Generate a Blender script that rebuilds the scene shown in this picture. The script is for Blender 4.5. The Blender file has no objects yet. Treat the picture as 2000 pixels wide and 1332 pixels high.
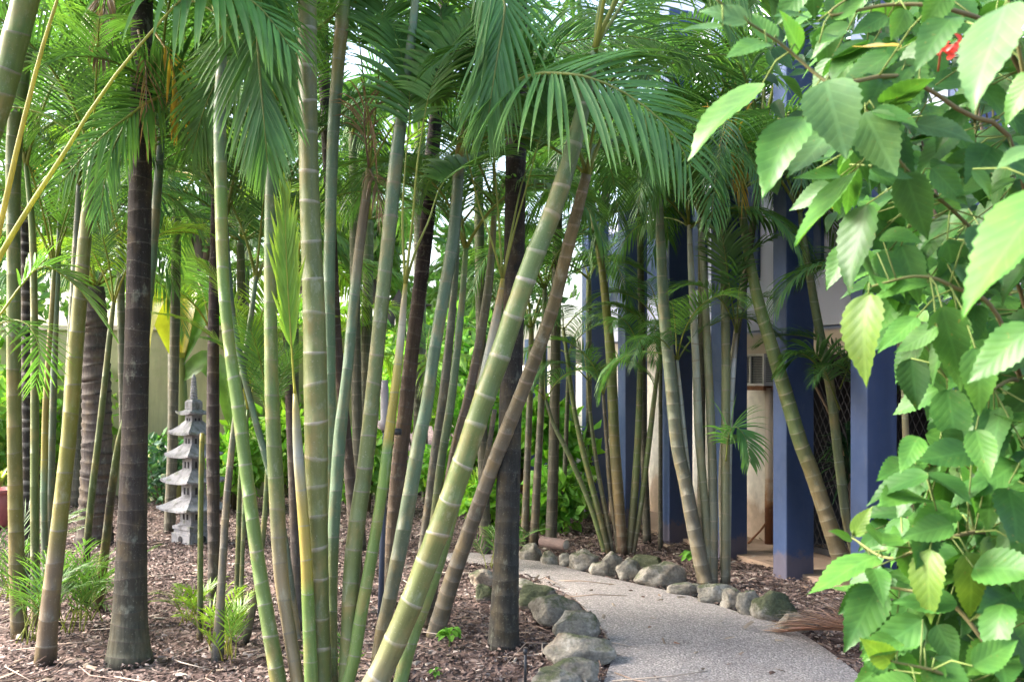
import bpy, math, random
import numpy as np
from mathutils import Vector, Matrix
R = math.radians
F = 1900.0; HOR = 740.0; H = 1.5          # focal length in photo pixels, horizon row, eye height
SC = bpy.context.scene
COL = SC.collection
def V(*a): return np.array(a, float)
def P(px, py, d): return V((px-1000)/F*d, d, H-(py-HOR)/F*d)
def gd(py): return H*F/(py-HOR)           # distance of the ground seen at row py
def G(px, py):
    p = P(px, py, gd(py)); p[2] = 0; return p
def nrm(v):
    l = np.linalg.norm(v); return v/l if l > 1e-9 else v
# ------------------------------------------------------------------ scene bookkeeping
def tag(o, label=None, cat=None, group=None, kind=None):
    for k, v in (('label', label), ('category', cat), ('group', group), ('kind', kind)):
        if v: o[k] = v
    return o
def empty(name, loc, label, cat, group=None, rz=0):
    o = bpy.data.objects.new(name, None); COL.objects.link(o)
    o.location = loc; o.rotation_euler = (0, 0, rz); o.empty_display_size = .1
    return tag(o, label, cat, group)
class MB:
    def __init__(s): s.v = []; s.f = []; s.c = []; s.p = []; s.n = 0
    def add(s, v, f, c=(.5, .5, .5), p=None):
        v = np.asarray(v, float).reshape(-1, 3); n = len(v)
        c = np.asarray(c, float)
        if c.ndim == 1: c = np.tile(c, (n, 1))
        s.v.append(v); s.c.append(c); s.p.append(np.zeros((n, 3)) if p is None else np.asarray(p, float))
        b = s.n
        s.f.extend([tuple(i+b for i in q) for q in f]); s.n += n
    def mesh(s, name, mat, off=(0, 0, 0), smooth=True):
        me = bpy.data.meshes.new(name)
        v = np.concatenate(s.v)-np.asarray(off, float)
        me.from_pydata(v.tolist(), [], s.f)
        a = me.color_attributes.new('Col', 'FLOAT_COLOR', 'POINT')
        c = np.ones((s.n, 4)); c[:, :3] = np.concatenate(s.c)
        a.data.foreach_set('color', c.ravel())
        q = me.attributes.new('pp', 'FLOAT_VECTOR', 'POINT')
        q.data.foreach_set('vector', np.concatenate(s.p).ravel())
        me.polygons.foreach_set('use_smooth', [smooth]*len(me.polygons))
        me.materials.append(mat); me.update(); return me
    def build(s, name, mat, parent=None, off=None, smooth=True):
        if off is None: off = parent.location if parent else (0, 0, 0)
        me = s.mesh(name, mat, off, smooth)
        o = bpy.data.objects.new(name, me); COL.objects.link(o)
        if parent: o.parent = parent
        else: o.location = off
        return o
def link(name, me, parent=None, loc=(0, 0, 0), rot=(0, 0, 0), sc=1):
    o = bpy.data.objects.new(name, me); COL.objects.link(o)
    if parent: o.parent = parent
    o.location = loc; o.rotation_euler = rot
    o.scale = (sc, sc, sc) if not hasattr(sc, '__len__') else sc
    return o
def box(mb, c, ax, hs, col=(.5, .5, .5), bev=0):
    """box about c, axes ax (3 unit rows), half sizes hs; bev chamfers the vertical edges and the rim"""
    ax = [np.asarray(a, float) for a in ax]
    if bev <= 0:
        v = [c+ax[0]*hs[0]*x+ax[1]*hs[1]*y+ax[2]*hs[2]*z for z in (-1, 1) for y in (-1, 1) for x in (-1, 1)]
        mb.add(v, [(0, 2, 3, 1), (4, 5, 7, 6), (0, 1, 5, 4), (2, 6, 7, 3), (0, 4, 6, 2), (1, 3, 7, 5)], col); return
    v = []
    def ring(b, z):
        x, y = hs[0]-b, hs[1]-b
        q = [(-x, -hs[1]+b*0-b*0), ]
        k = bev
        pts = [(-hs[0]+k, -hs[1]), (hs[0]-k, -hs[1]), (hs[0], -hs[1]+k), (hs[0], hs[1]-k), (hs[0]-k, hs[1]), (-hs[0]+k, hs[1]), (-hs[0], hs[1]-k), (-hs[0], -hs[1]+k)]
        for (a, d) in pts:
            a *= (hs[0]-b)/hs[0]; d *= (hs[1]-b)/hs[1]
            v.append(c+ax[0]*a+ax[1]*d+ax[2]*z)
    ring(bev, -hs[2]); ring(0, -hs[2]+bev); ring(0, hs[2]-bev); ring(bev, hs[2])
    f = [tuple(reversed(range(8))), tuple(range(24, 32))]
    for r in range(3):
        for i in range(8):
            j = (i+1) % 8; f.append((r*8+i, r*8+j, r*8+8+j, r*8+8+i))
    mb.add(v, f, col)
XYZ = (V(1, 0, 0), V(0, 1, 0), V(0, 0, 1))
def catmull(pts, n):
    p = np.asarray(pts, float)
    if len(p) == 2:
        t = np.linspace(0, 1, n)[:, None]; return p[0]*(1-t)+p[1]*t
    e = np.vstack([2*p[0]-p[1], p, 2*p[-1]-p[-2]])
    out = []
    m = len(p)-1
    for t in np.linspace(0, m-1e-9, n):
        i = int(t); u = t-i
        a, b, c, d = e[i], e[i+1], e[i+2], e[i+3]
        out.append(.5*((2*b)+(-a+c)*u+(2*a-5*b+4*c-d)*u*u+(-a+3*b-3*c+d)*u**3))
    return np.array(out)
def tube(mb, pts, rad, col, sides=6, cap=True):
    pts = np.asarray(pts, float); n = len(pts)
    rad = np.broadcast_to(np.asarray(rad, float), (n,))
    T = np.gradient(pts, axis=0); T /= np.linalg.norm(T, axis=1)[:, None]+1e-12
    ref = V(0, 0, 1) if abs(T[0][2]) < .8 else V(0, 1, 0)
    v = []
    for i in range(n):
        a = nrm(np.cross(T[i], ref)); b = np.cross(a, T[i]); ref = b
        for k in range(sides):
            th = 2*math.pi*k/sides
            v.append(pts[i]+rad[i]*(a*math.cos(th)+b*math.sin(th)))
    f = [(i*sides+k, i*sides+(k+1) % sides, (i+1)*sides+(k+1) % sides, (i+1)*sides+k) for i in range(n-1) for k in range(sides)]
    if cap: f += [tuple(reversed(range(sides))), tuple(range((n-1)*sides, n*sides))]
    c = np.asarray(col, float)
    if c.ndim == 2: c = np.repeat(c, sides, axis=0)
    mb.add(v, f, c)
def lathe(mb, c, prof, sides, col, rz=0, axes=XYZ):
    v = []
    for r, z in prof:
        for k in range(sides):
            th = 2*math.pi*k/sides+rz
            v.append(c+axes[0]*r*math.cos(th)+axes[1]*r*math.sin(th)+axes[2]*z)
    n = len(prof)
    f = [(i*sides+k, i*sides+(k+1) % sides, (i+1)*sides+(k+1) % sides, (i+1)*sides+k) for i in range(n-1) for k in range(sides)]
    f += [tuple(reversed(range(sides))), tuple(range((n-1)*sides, n*sides))]
    mb.add(v, f, col)
# ------------------------------------------------------------------ materials
def mat(name, fn):
    m = bpy.data.materials.new(name); m.use_nodes = True
    nt = m.node_tree; nt.nodes.clear()
    class N: pass
    def nd(t, **k):
        x = nt.nodes.new(t)
        for a, b in k.items():
            if a.startswith('i_'):
                key = a[2:]
                x.inputs[int(key) if key.isdigit() else key.replace('_', ' ')].default_value = b
            else: setattr(x, a, b)
        return x
    def lk(a, b): nt.links.new(a, b)
    out = nd('ShaderNodeOutputMaterial')
    fn(nd, lk, out); return m
def attr(nd, n='Col'): return nd('ShaderNodeAttribute', attribute_name=n)
def ramp(nd, lk, src, stops):
    r = nd('ShaderNodeValToRGB'); e = r.color_ramp.elements
    while len(e) > 1: e.remove(e[-1])
    for i, (p, c) in enumerate(stops):
        if i == 0: el = e[0]; el.position = p
        else: el = e.new(p)
        el.color = (*c, 1) if len(c) == 3 else c
    lk(src, r.inputs[0]); return r.outputs[0]
def mul(nd, lk, a, b, fac=1.0, mode='MULTIPLY'):
    m = nd('ShaderNodeMix', data_type='RGBA', blend_type=mode)
    if isinstance(fac, (int, float)): m.inputs[0].default_value = fac
    else: lk(fac, m.inputs[0])
    for s, i in ((a, 6), (b, 7)):
        if isinstance(s, tuple): m.inputs[i].default_value = (*s, 1)
        else: lk(s, m.inputs[i])
    return m.outputs[2]
def noise(nd, lk, vec, scale, det=4, rough=.55, mapping=None):
    if mapping:
        mp = nd('ShaderNodeMapping'); mp.inputs['Scale'].default_value = mapping; lk(vec, mp.inputs[0]); vec = mp.outputs[0]
    t = nd('ShaderNodeTexNoise'); t.inputs['Scale'].default_value = scale; t.inputs['Detail'].default_value = det; t.inputs['Roughness'].default_value = rough
    lk(vec, t.inputs['Vector']); return t.outputs['Fac']
def bump(nd, lk, h, st, dist, bsdf):
    b = nd('ShaderNodeBump'); b.inputs['Strength'].default_value = st; b.inputs['Distance'].default_value = dist
    lk(h, b.inputs['Height']); lk(b.outputs[0], bsdf.inputs['Normal'])
g = lambda x: (x, x, x)
def stem_mat(name, rough, streak, blotch, bdist, speck):
    def fn(nd, lk, out):
        c = attr(nd).outputs['Color']; p = attr(nd, 'pp').outputs['Vector']
        oi = nd('ShaderNodeObjectInfo')
        ad = nd('ShaderNodeVectorMath', operation='ADD'); lk(p, ad.inputs[0])
        sc = nd('ShaderNodeVectorMath', operation='SCALE'); sc.inputs[0].default_value = (7, 3, 11); lk(oi.outputs['Random'], sc.inputs['Scale'])
        lk(sc.outputs[0], ad.inputs[1]); q = ad.outputs[0]
        n1 = noise(nd, lk, q, 55, 5, .6, (1, 1, .10))
        c = mul(nd, lk, c, ramp(nd, lk, n1, [(.3, g(1-streak)), (.7, g(1+streak*.55))]))
        n2 = noise(nd, lk, q, 9, 4, .6, (1, 1, .6))
        c = mul(nd, lk, c, (.30, .21, .08), ramp(nd, lk, n2, [(.5, g(0)), (.72, g(blotch))]), 'MIX')
        n3 = noise(nd, lk, q, 110, 3, .6)
        c = mul(nd, lk, c, (.42, .42, .36), ramp(nd, lk, n3, [(.62, g(0)), (.72, g(speck))]), 'MIX')
        n5 = noise(nd, lk, q, 14, 6, .7, (1, 1, .5)); c = mul(nd, lk, c, (.33, .35, .27), ramp(nd, lk, n5, [(.58, g(0)), (.70, g(speck*1.5))]), 'MIX')
        n4 = noise(nd, lk, q, 34, 3, .6)
        c = mul(nd, lk, c, (.03, .028, .02), ramp(nd, lk, n4, [(.64, g(0)), (.75, g(speck*.9))]), 'MIX')
        b = nd('ShaderNodeBsdfPrincipled'); lk(c, b.inputs['Base Color'])
        b.inputs['Roughness'].default_value = rough; b.inputs['Specular IOR Level'].default_value = .35
        bump(nd, lk, n1, .5, bdist, b); lk(b.outputs[0], out.inputs[0])
    return mat(name, fn)
M = {}
M['cane'] = stem_mat('cane_skin', .48, .2, .5, .002, .28)
M['bark'] = stem_mat('palm_bark', .9, .4, .15, .008, .22)
def leaf_fn(trans, rough, veins=False):
    def fn(nd, lk, out):
        c = attr(nd).outputs['Color']
        geo = nd('ShaderNodeNewGeometry')
        n = noise(nd, lk, geo.outputs['Position'], 9, 2)
        c = mul(nd, lk, c, ramp(nd, lk, n, [(.3, g(.8)), (.7, g(1.2))]))
        b = nd('ShaderNodeBsdfPrincipled')
        if veins:
            p = attr(nd, 'pp').outputs['Vector']; sp = nd('ShaderNodeSeparateXYZ'); lk(p, sp.inputs[0])
            ab = nd('ShaderNodeMath', operation='ABSOLUTE'); lk(sp.outputs[0], ab.inputs[0])
            m1 = nd('ShaderNodeMath', operation='MULTIPLY_ADD'); lk(ab.outputs[0], m1.inputs[0]); m1.inputs[1].default_value = -.32; lk(sp.outputs[1], m1.inputs[2])
            m2 = nd('ShaderNodeMath', operation='MULTIPLY'); lk(m1.outputs[0], m2.inputs[0]); m2.inputs[1].default_value = 7.5
            fr = nd('ShaderNodeMath', operation='PINGPONG'); lk(m2.outputs[0], fr.inputs[0]); fr.inputs[1].default_value = .5
            vein = ramp(nd, lk, fr.outputs[0], [(0, g(1)), (.09, g(0))])
            mid = ramp(nd, lk, ab.outputs[0], [(0, g(1)), (.05, g(.8)), (.09, g(0))])
            vm = mul(nd, lk, vein, mid, 1, 'LIGHTEN')
            c = mul(nd, lk, c, mul(nd, lk, c, (1.6, 1.5, 1.8)), mul(nd, lk, vm, (.5, .5, .5)), 'MIX')
            hb = mul(nd, lk, ramp(nd, lk, fr.outputs[0], [(0, g(0)), (.5, g(1))]), ramp(nd, lk, ab.outputs[0], [(0, g(0)), (.2, g(1))]))
            bump(nd, lk, hb, .2, .0015, b)
            sp_ = noise(nd, lk, geo.outputs['Position'], 130, 2)
            c = mul(nd, lk, c, (.20, .15, .04), ramp(nd, lk, sp_, [(.68, g(0)), (.76, g(.6))]), 'MIX')
            lb = noise(nd, lk, geo.outputs['Position'], 26, 4, .6); c = mul(nd, lk, c, ramp(nd, lk, lb, [(.3, (.72, .80, .8)), (.7, (1.25, 1.15, 1.0))]))
        lk(c, b.inputs['Base Color']); b.inputs['Roughness'].default_value = rough; b.inputs['Specular IOR Level'].default_value = .32 if veins else .4
        t = nd('ShaderNodeBsdfTranslucent'); lk(mul(nd, lk, c, (1.25, 1.3, .6)), t.inputs['Color'])
        mx = nd('ShaderNodeMixShader'); mx.inputs[0].default_value = trans
        lk(b.outputs[0], mx.inputs[1]); lk(t.outputs[0], mx.inputs[2]); lk(mx.outputs[0], out.inputs[0])
    return fn
M['frond'] = mat('palm_leaflet', leaf_fn(.38, .42))
M['leaf'] = mat('broad_leaf', leaf_fn(.38, .46, True))
M['bgleaf'] = mat('shrub_leaf', leaf_fn(.36, .5))
def plain(name, col, rough=.6, var=.15, scale=6, bd=0, metal=0, stretch=None, grime=None):
    def fn(nd, lk, out):
        tc = nd('ShaderNodeTexCoord').outputs['Object']
        n = noise(nd, lk, tc, scale, 5, .6, stretch)
        c = ramp(nd, lk, n, [(.25, tuple(x*(1-var) for x in col)), (.75, tuple(x*(1+var) for x in col))])
        if grime:
            n2 = noise(nd, lk, tc, scale*3.1, 6, .7)
            c = mul(nd, lk, c, grime, ramp(nd, lk, n2, [(.55, g(0)), (.72, g(.6))]), 'MIX')
        b = nd('ShaderNodeBsdfPrincipled'); lk(c, b.inputs['Base Color']); b.inputs['Roughness'].default_value = rough; b.inputs['Metallic'].default_value = metal
        if bd: bump(nd, lk, noise(nd, lk, tc, scale*12, 4), .6, bd, b)
        lk(b.outputs[0], out.inputs[0])
    return mat(name, fn)
def vcol(name, rough=.7, trans=0):
    def fn(nd, lk, out):
        b = nd('ShaderNodeBsdfPrincipled'); lk(attr(nd).outputs['Color'], b.inputs['Base Color']); b.inputs['Roughness'].default_value = rough
        lk(b.outputs[0], out.inputs[0])
    return mat(name, fn)
M['vcol'] = vcol('plain_vertex_colour')
M['chip'] = vcol('bark_chip', .9)
def navy_fn(nd, lk, out):
    tc = nd('ShaderNodeTexCoord').outputs['Object']; sp = nd('ShaderNodeSeparateXYZ'); lk(tc, sp.inputs[0])
    c = ramp(nd, lk, noise(nd, lk, tc, 2.2, 6, .65, (1, 1, .3)), [(.25, (.026, .050, .128)), (.75, (.044, .080, .185))])
    c = mul(nd, lk, c, (.085, .105, .17), ramp(nd, lk, noise(nd, lk, tc, 17, 6, .75, (1, 1, .25)), [(.58, g(0)), (.72, g(.55))]), 'MIX')
    ma = nd('ShaderNodeMath', operation='MULTIPLY_ADD'); lk(noise(nd, lk, tc, 16, 5, .7), ma.inputs[0]); ma.inputs[1].default_value = -.3; lk(sp.outputs[2], ma.inputs[2])
    c = mul(nd, lk, c, (.17, .12, .095), ramp(nd, lk, ma.outputs[0], [(0, g(.45)), (.05, g(0))]), 'MIX')
    b = nd('ShaderNodeBsdfPrincipled'); lk(c, b.inputs['Base Color'])
    lk(ramp(nd, lk, noise(nd, lk, tc, 9, 4), [(.3, g(.38)), (.7, g(.7))]), b.inputs['Roughness'])
    bump(nd, lk, noise(nd, lk, tc, 45, 5), .4, .0015, b); lk(b.outputs[0], out.inputs[0])
M['navy'] = mat('navy_paint', navy_fn)
M['pale'] = plain('pale_blue_render', (.50, .54, .68), .8, .06, 2, .001)
M['beige'] = plain('beige_render', (.50, .43, .34), .85, .1, 3, .001)
def stain_fn(col, dark, moss, sc, zs):
    def fn(nd, lk, out):
        tc = nd('ShaderNodeTexCoord').outputs['Object']
        c = ramp(nd, lk, noise(nd, lk, tc, sc, 6, .65), [(.25, tuple(x*.72 for x in col)), (.75, tuple(x*1.2 for x in col))])
        c = mul(nd, lk, c, dark, ramp(nd, lk, noise(nd, lk, tc, sc*2.2, 6, .7, (1, 1, zs)), [(.46, g(0)), (.68, g(.8))]), 'MIX')
        c = mul(nd, lk, c, moss, ramp(nd, lk, noise(nd, lk, tc, sc*1.4, 5, .7), [(.54, g(0)), (.68, g(.7))]), 'MIX')
        b = nd('ShaderNodeBsdfPrincipled'); lk(c, b.inputs['Base Color']); b.inputs['Roughness'].default_value = .92
        bump(nd, lk, noise(nd, lk, tc, sc*9, 7, .7), .8, .006, b); lk(b.outputs[0], out.inputs[0])
    return fn
M['olive'] = mat('olive_render', stain_fn((.36, .35, .20), (.20, .19, .12), (.22, .25, .12), 1.1, .12))
M['slab'] = plain('tan_concrete', (.36, .26, .19), .85, .12, 5, .001, 0, None, (.22, .16, .12))
M['black'] = plain('black_metal', (.02, .022, .028), .5, .3, 9)
M['post'] = plain('lamp_post_paint', (.045, .06, .095), .4, .2, 9)
M['lampcase'] = plain('lamp_case', (.30, .27, .28), .4, .15, 9)
M['white'] = plain('white_enamel', (.62, .62, .60), .5, .06, 4, 0, 0, None, (.42, .38, .3))
M['grille'] = plain('ac_louvre', (.17, .18, .19), .5, .1, 8)
M['dark'] = plain('painted_shade', (.03, .03, .035), .9, .2, 2)  # near-black colour standing in for shade in the room and the pagoda's openings
M['rust'] = plain('rusty_iron', (.20, .09, .045), .9, .4, 20)
M['wood'] = plain('cut_wood', (.21, .15, .135), .9, .3, 14, .003, 0, (1, 1, 6))
M['pot'] = plain('glazed_pot', (.30, .10, .10), .35, .2, 5)
def wall_fn(nd, lk, out):
    tc = nd('ShaderNodeTexCoord').outputs['Object']
    sp = nd('ShaderNodeSeparateXYZ'); lk(tc, sp.inputs[0])
    n = noise(nd, lk, tc, 3, 6, .65, (1, 1, .35))
    ma = nd('ShaderNodeMath', operation='MULTIPLY_ADD'); lk(n, ma.inputs[0]); ma.inputs[1].default_value = -.6; lk(sp.outputs[2], ma.inputs[2])
    st = ramp(nd, lk, ma.outputs[0], [(0, g(.6)), (.06, g(.22)), (.2, g(0))])
    c = mul(nd, lk, (.80, .76, .67), (.36, .20, .09), st, 'MIX')
    c = mul(nd, lk, c, ramp(nd, lk, noise(nd, lk, tc, 14, 5), [(.3, g(.82)), (.7, g(1.08))]))
    b = nd('ShaderNodeBsdfPrincipled'); lk(c, b.inputs['Base Color']); b.inputs['Roughness'].default_value = .85
    bump(nd, lk, noise(nd, lk, tc, 60, 4), .5, .001, b); lk(b.outputs[0], out.inputs[0])
M['cream'] = mat('stained_cream_render', wall_fn)
def pipe_fn(nd, lk, out):
    tc = nd('ShaderNodeTexCoord').outputs['Object']; sp = nd('ShaderNodeSeparateXYZ'); lk(tc, sp.inputs[0])
    n = noise(nd, lk, tc, 9, 6, .65)
    ma = nd('ShaderNodeMath', operation='MULTIPLY_ADD'); lk(n, ma.inputs[0]); ma.inputs[1].default_value = -.6; lk(sp.outputs[2], ma.inputs[2])
    c = ramp(nd, lk, ma.outputs[0], [(-.0, (.12, .045, .018)), (.12, (.28, .15, .07)), (.3, (.50, .42, .33)), (1, (.56, .49, .41))])
    b = nd('ShaderNodeBsdfPrincipled'); lk(c, b.inputs['Base Color']); b.inputs['Roughness'].default_value = .7
    lk(b.outputs[0], out.inputs[0])
M['pipe'] = mat('rusting_downpipe', pipe_fn)
def mulch_fn(nd, lk, out):
    tc = nd('ShaderNodeTexCoord').outputs['Object']
    v = nd('ShaderNodeTexVoronoi'); v.inputs['Scale'].default_value = 26; v.inputs['Randomness'].default_value = 1
    mp = nd('ShaderNodeMapping'); mp.inputs['Scale'].default_value = (1, .6, 1)
    nz = nd('ShaderNodeTexNoise'); nz.inputs['Scale'].default_value = 5; nz.inputs['Detail'].default_value = 3; lk(tc, nz.inputs['Vector'])
    ad = nd('ShaderNodeVectorMath', operation='MULTIPLY_ADD'); lk(nz.outputs['Color'], ad.inputs[0]); ad.inputs[1].default_value = (.25, .25, 0); lk(tc, ad.inputs[2])
    lk(ad.outputs[0], mp.inputs[0]); lk(mp.outputs[0], v.inputs['Vector'])
    sx = nd('ShaderNodeSeparateColor'); lk(v.outputs['Color'], sx.inputs[0])
    c = ramp(nd, lk, sx.outputs[0], [(0, (.04, .028, .025)), (.35, (.10, .07, .062)), (.65, (.16, .118, .105)), (.9, (.25, .19, .17)), (1, (.36, .30, .27))])
    n2 = noise(nd, lk, tc, 1.1, 4)
    c = mul(nd, lk, c, ramp(nd, lk, n2, [(.35, (.62, .60, .62)), (.7, (1.15, 1.1, 1.05))]))
    b = nd('ShaderNodeBsdfPrincipled'); lk(c, b.inputs['Base Color']); b.inputs['Roughness'].default_value = .95; b.inputs['Specular IOR Level'].default_value = .15
    bump(nd, lk, v.outputs['Distance'], 1, .03, b); lk(b.outputs[0], out.inputs[0])
M['mulch'] = mat('bark_mulch', mulch_fn)
def path_fn(nd, lk, out):
    tc = nd('ShaderNodeTexCoord').outputs['Object']
    v = nd('ShaderNodeTexVoronoi'); v.inputs['Scale'].default_value = 95; lk(tc, v.inputs['Vector'])
    sx = nd('ShaderNodeSeparateColor'); lk(v.outputs['Color'], sx.inputs[0])
    c = ramp(nd, lk, sx.outputs[0], [(0, (.20, .18, .17)), (.3, (.30, .272, .258)), (.6, (.37, .338, .32)), (.85, (.44, .405, .38)), (1, (.58, .545, .51))])
    c = mul(nd, lk, c, (.20, .185, .18), ramp(nd, lk, v.outputs['Distance'], [(.35, g(0)), (.75, g(.8))]), 'MIX')
    n2 = noise(nd, lk, tc, 1.4, 5, .6)
    c = mul(nd, lk, c, ramp(nd, lk, n2, [(.3, (.80, .79, .81)), (.7, (1.12, 1.1, 1.08))]))
    n3 = noise(nd, lk, tc, 300, 2); c = mul(nd, lk, c, ramp(nd, lk, n3, [(.3, g(.8)), (.7, g(1.2))]))
    c = mul(nd, lk, c, (.14, .12, .10), ramp(nd, lk, noise(nd, lk, tc, 2.6, 8, .72), [(.56, g(0)), (.68, g(.28)), (.8, g(.45))]), 'MIX')
    b = nd('ShaderNodeBsdfPrincipled'); lk(c, b.inputs['Base Color']); b.inputs['Roughness'].default_value = .85
    bump(nd, lk, v.outputs['Distance'], 1, -.004, b); lk(b.outputs[0], out.inputs[0])
M['path'] = mat('exposed_aggregate', path_fn)
def rock_fn(moss):
    def fn(nd, lk, out):
        tc = nd('ShaderNodeNewGeometry'); pos = tc.outputs['Position']
        n = noise(nd, lk, pos, 6, 8, .65)
        c = ramp(nd, lk, n, [(.28, (.11, .10, .085)), (.48, (.26, .24, .20)), (.66, (.48, .455, .40))])
        n1 = noise(nd, lk, pos, 3.2, 4); c = mul(nd, lk, c, (.27, .18, .11), ramp(nd, lk, n1, [(.55, g(0)), (.7, g(.5))]), 'MIX')
        sp = nd('ShaderNodeSeparateXYZ'); lk(tc.outputs['Normal'], sp.inputs[0])
        n2 = noise(nd, lk, pos, 7, 5, .7)
        ma = nd('ShaderNodeMath', operation='MULTIPLY_ADD'); lk(sp.outputs[2], ma.inputs[0]); ma.inputs[1].default_value = .35; lk(n2, ma.inputs[2])
        c = mul(nd, lk, c, (.055, .075, .022), ramp(nd, lk, ma.outputs[0], [(.85-moss, g(0)), (1.0-moss, g(.85))]), 'MIX')
        n3 = noise(nd, lk, pos, 60, 3); c = mul(nd, lk, c, ramp(nd, lk, n3, [(.3, g(.7)), (.7, g(1.25))]))
        b = nd('ShaderNodeBsdfPrincipled'); lk(c, b.inputs['Base Color']); b.inputs['Roughness'].default_value = .9
        bump(nd, lk, noise(nd, lk, pos, 22, 9, .75), 1, .03, b); lk(b.outputs[0], out.inputs[0])
    return fn
M['rock'] = mat('lichen_rock', rock_fn(.12)); M['mossrock'] = mat('mossy_rock', rock_fn(.42))
M['stone'] = mat('weathered_stone', stain_fn((.33, .33, .345), (.08, .08, .075), (.12, .14, .075), 7, .3))
# ------------------------------------------------------------------ palm stems and fronds
def lerpcol(cols, t):
    for (a, ca), (b, cb) in zip(cols, cols[1:]):
        if t <= b:
            u = (t-a)/(b-a+1e-9); u = min(max(u, 0), 1)
            return V(*ca)*(1-u)+V(*cb)*u
    return V(*cols[-1][1])
def stem_mesh(mb, pts, rads, cols, gap, rcol, rw, sides, seed, bulge=.03, dim=.66):
    rnd = random.Random(seed)
    n = 40*(len(pts)-1)
    c = catmull(np.column_stack([pts, rads]), n)
    pos, rad = c[:, :3], c[:, 3]
    s = np.concatenate([[0], np.cumsum(np.linalg.norm(np.diff(pos, axis=0), axis=1))]); L = s[-1]
    T = np.gradient(pos, axis=0); T /= np.linalg.norm(T, axis=1)[:, None]
    secs = [(0, 0, 1, 0, 0, 0)]; x = gap*rnd.uniform(.3, 1); k = 0; tone = 1
    while x < L-gap*.3:
        fade = 1 if x < L*.93 else .3
        w = rw*rnd.uniform(.7, 1.3); ph = rnd.uniform(0, 6.28); tl = rnd.uniform(.05, .22)
        secs += [(x-w*1.4, 0, 1+bulge*.6, tone, ph, tl), (x-w*.5, 1, 1+bulge, tone, ph, tl), (x+w*.5, 1, 1+bulge, tone, ph, tl)]
        tone = rnd.uniform(.86, 1.14)
        secs += [(x+w*1.1, 0, 1.0, tone, ph, tl)]
        gp = gap*rnd.uniform(.78, 1.25)
        secs += [(x+gp*.5, 0, 1-bulge*.5, tone, ph, 0)]
        x += gp
    secs.append((L, 0, 1, tone, 0, 0))
    secs = [q for q in secs if 0 <= q[0] <= L]
    v, cc, pp = [], [], []
    st_ = {}; fphi = rnd.uniform(0, 6.28); fphi2 = rnd.uniform(3.8, 5.6)
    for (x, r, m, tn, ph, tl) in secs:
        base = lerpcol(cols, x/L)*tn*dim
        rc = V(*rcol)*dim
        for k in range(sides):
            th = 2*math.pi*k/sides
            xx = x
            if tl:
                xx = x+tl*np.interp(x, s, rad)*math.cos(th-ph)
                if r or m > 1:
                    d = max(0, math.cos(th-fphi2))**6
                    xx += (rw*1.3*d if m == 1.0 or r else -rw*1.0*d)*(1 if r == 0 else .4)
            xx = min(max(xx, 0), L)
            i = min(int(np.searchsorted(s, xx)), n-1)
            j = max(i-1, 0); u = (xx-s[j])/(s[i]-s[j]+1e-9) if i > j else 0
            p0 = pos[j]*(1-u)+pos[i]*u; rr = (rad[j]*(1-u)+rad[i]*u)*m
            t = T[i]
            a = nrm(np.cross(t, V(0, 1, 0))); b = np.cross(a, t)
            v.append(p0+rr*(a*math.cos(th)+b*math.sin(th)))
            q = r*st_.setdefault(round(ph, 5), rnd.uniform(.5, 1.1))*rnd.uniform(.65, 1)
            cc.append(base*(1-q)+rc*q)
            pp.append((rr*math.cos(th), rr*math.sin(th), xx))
    m = len(secs)
    f = [(i*sides+k, i*sides+(k+1) % sides, (i+1)*sides+(k+1) % sides, (i+1)*sides+k) for i in range(m-1) for k in range(sides)]
    f += [tuple(range((m-1)*sides, m*sides))]
    mb.add(v, f, np.array(cc), pp)
    return T[-1], pos[-1]
WP = [.30, .85, 1.0, .97, .86, .66, .40, .03]
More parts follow.
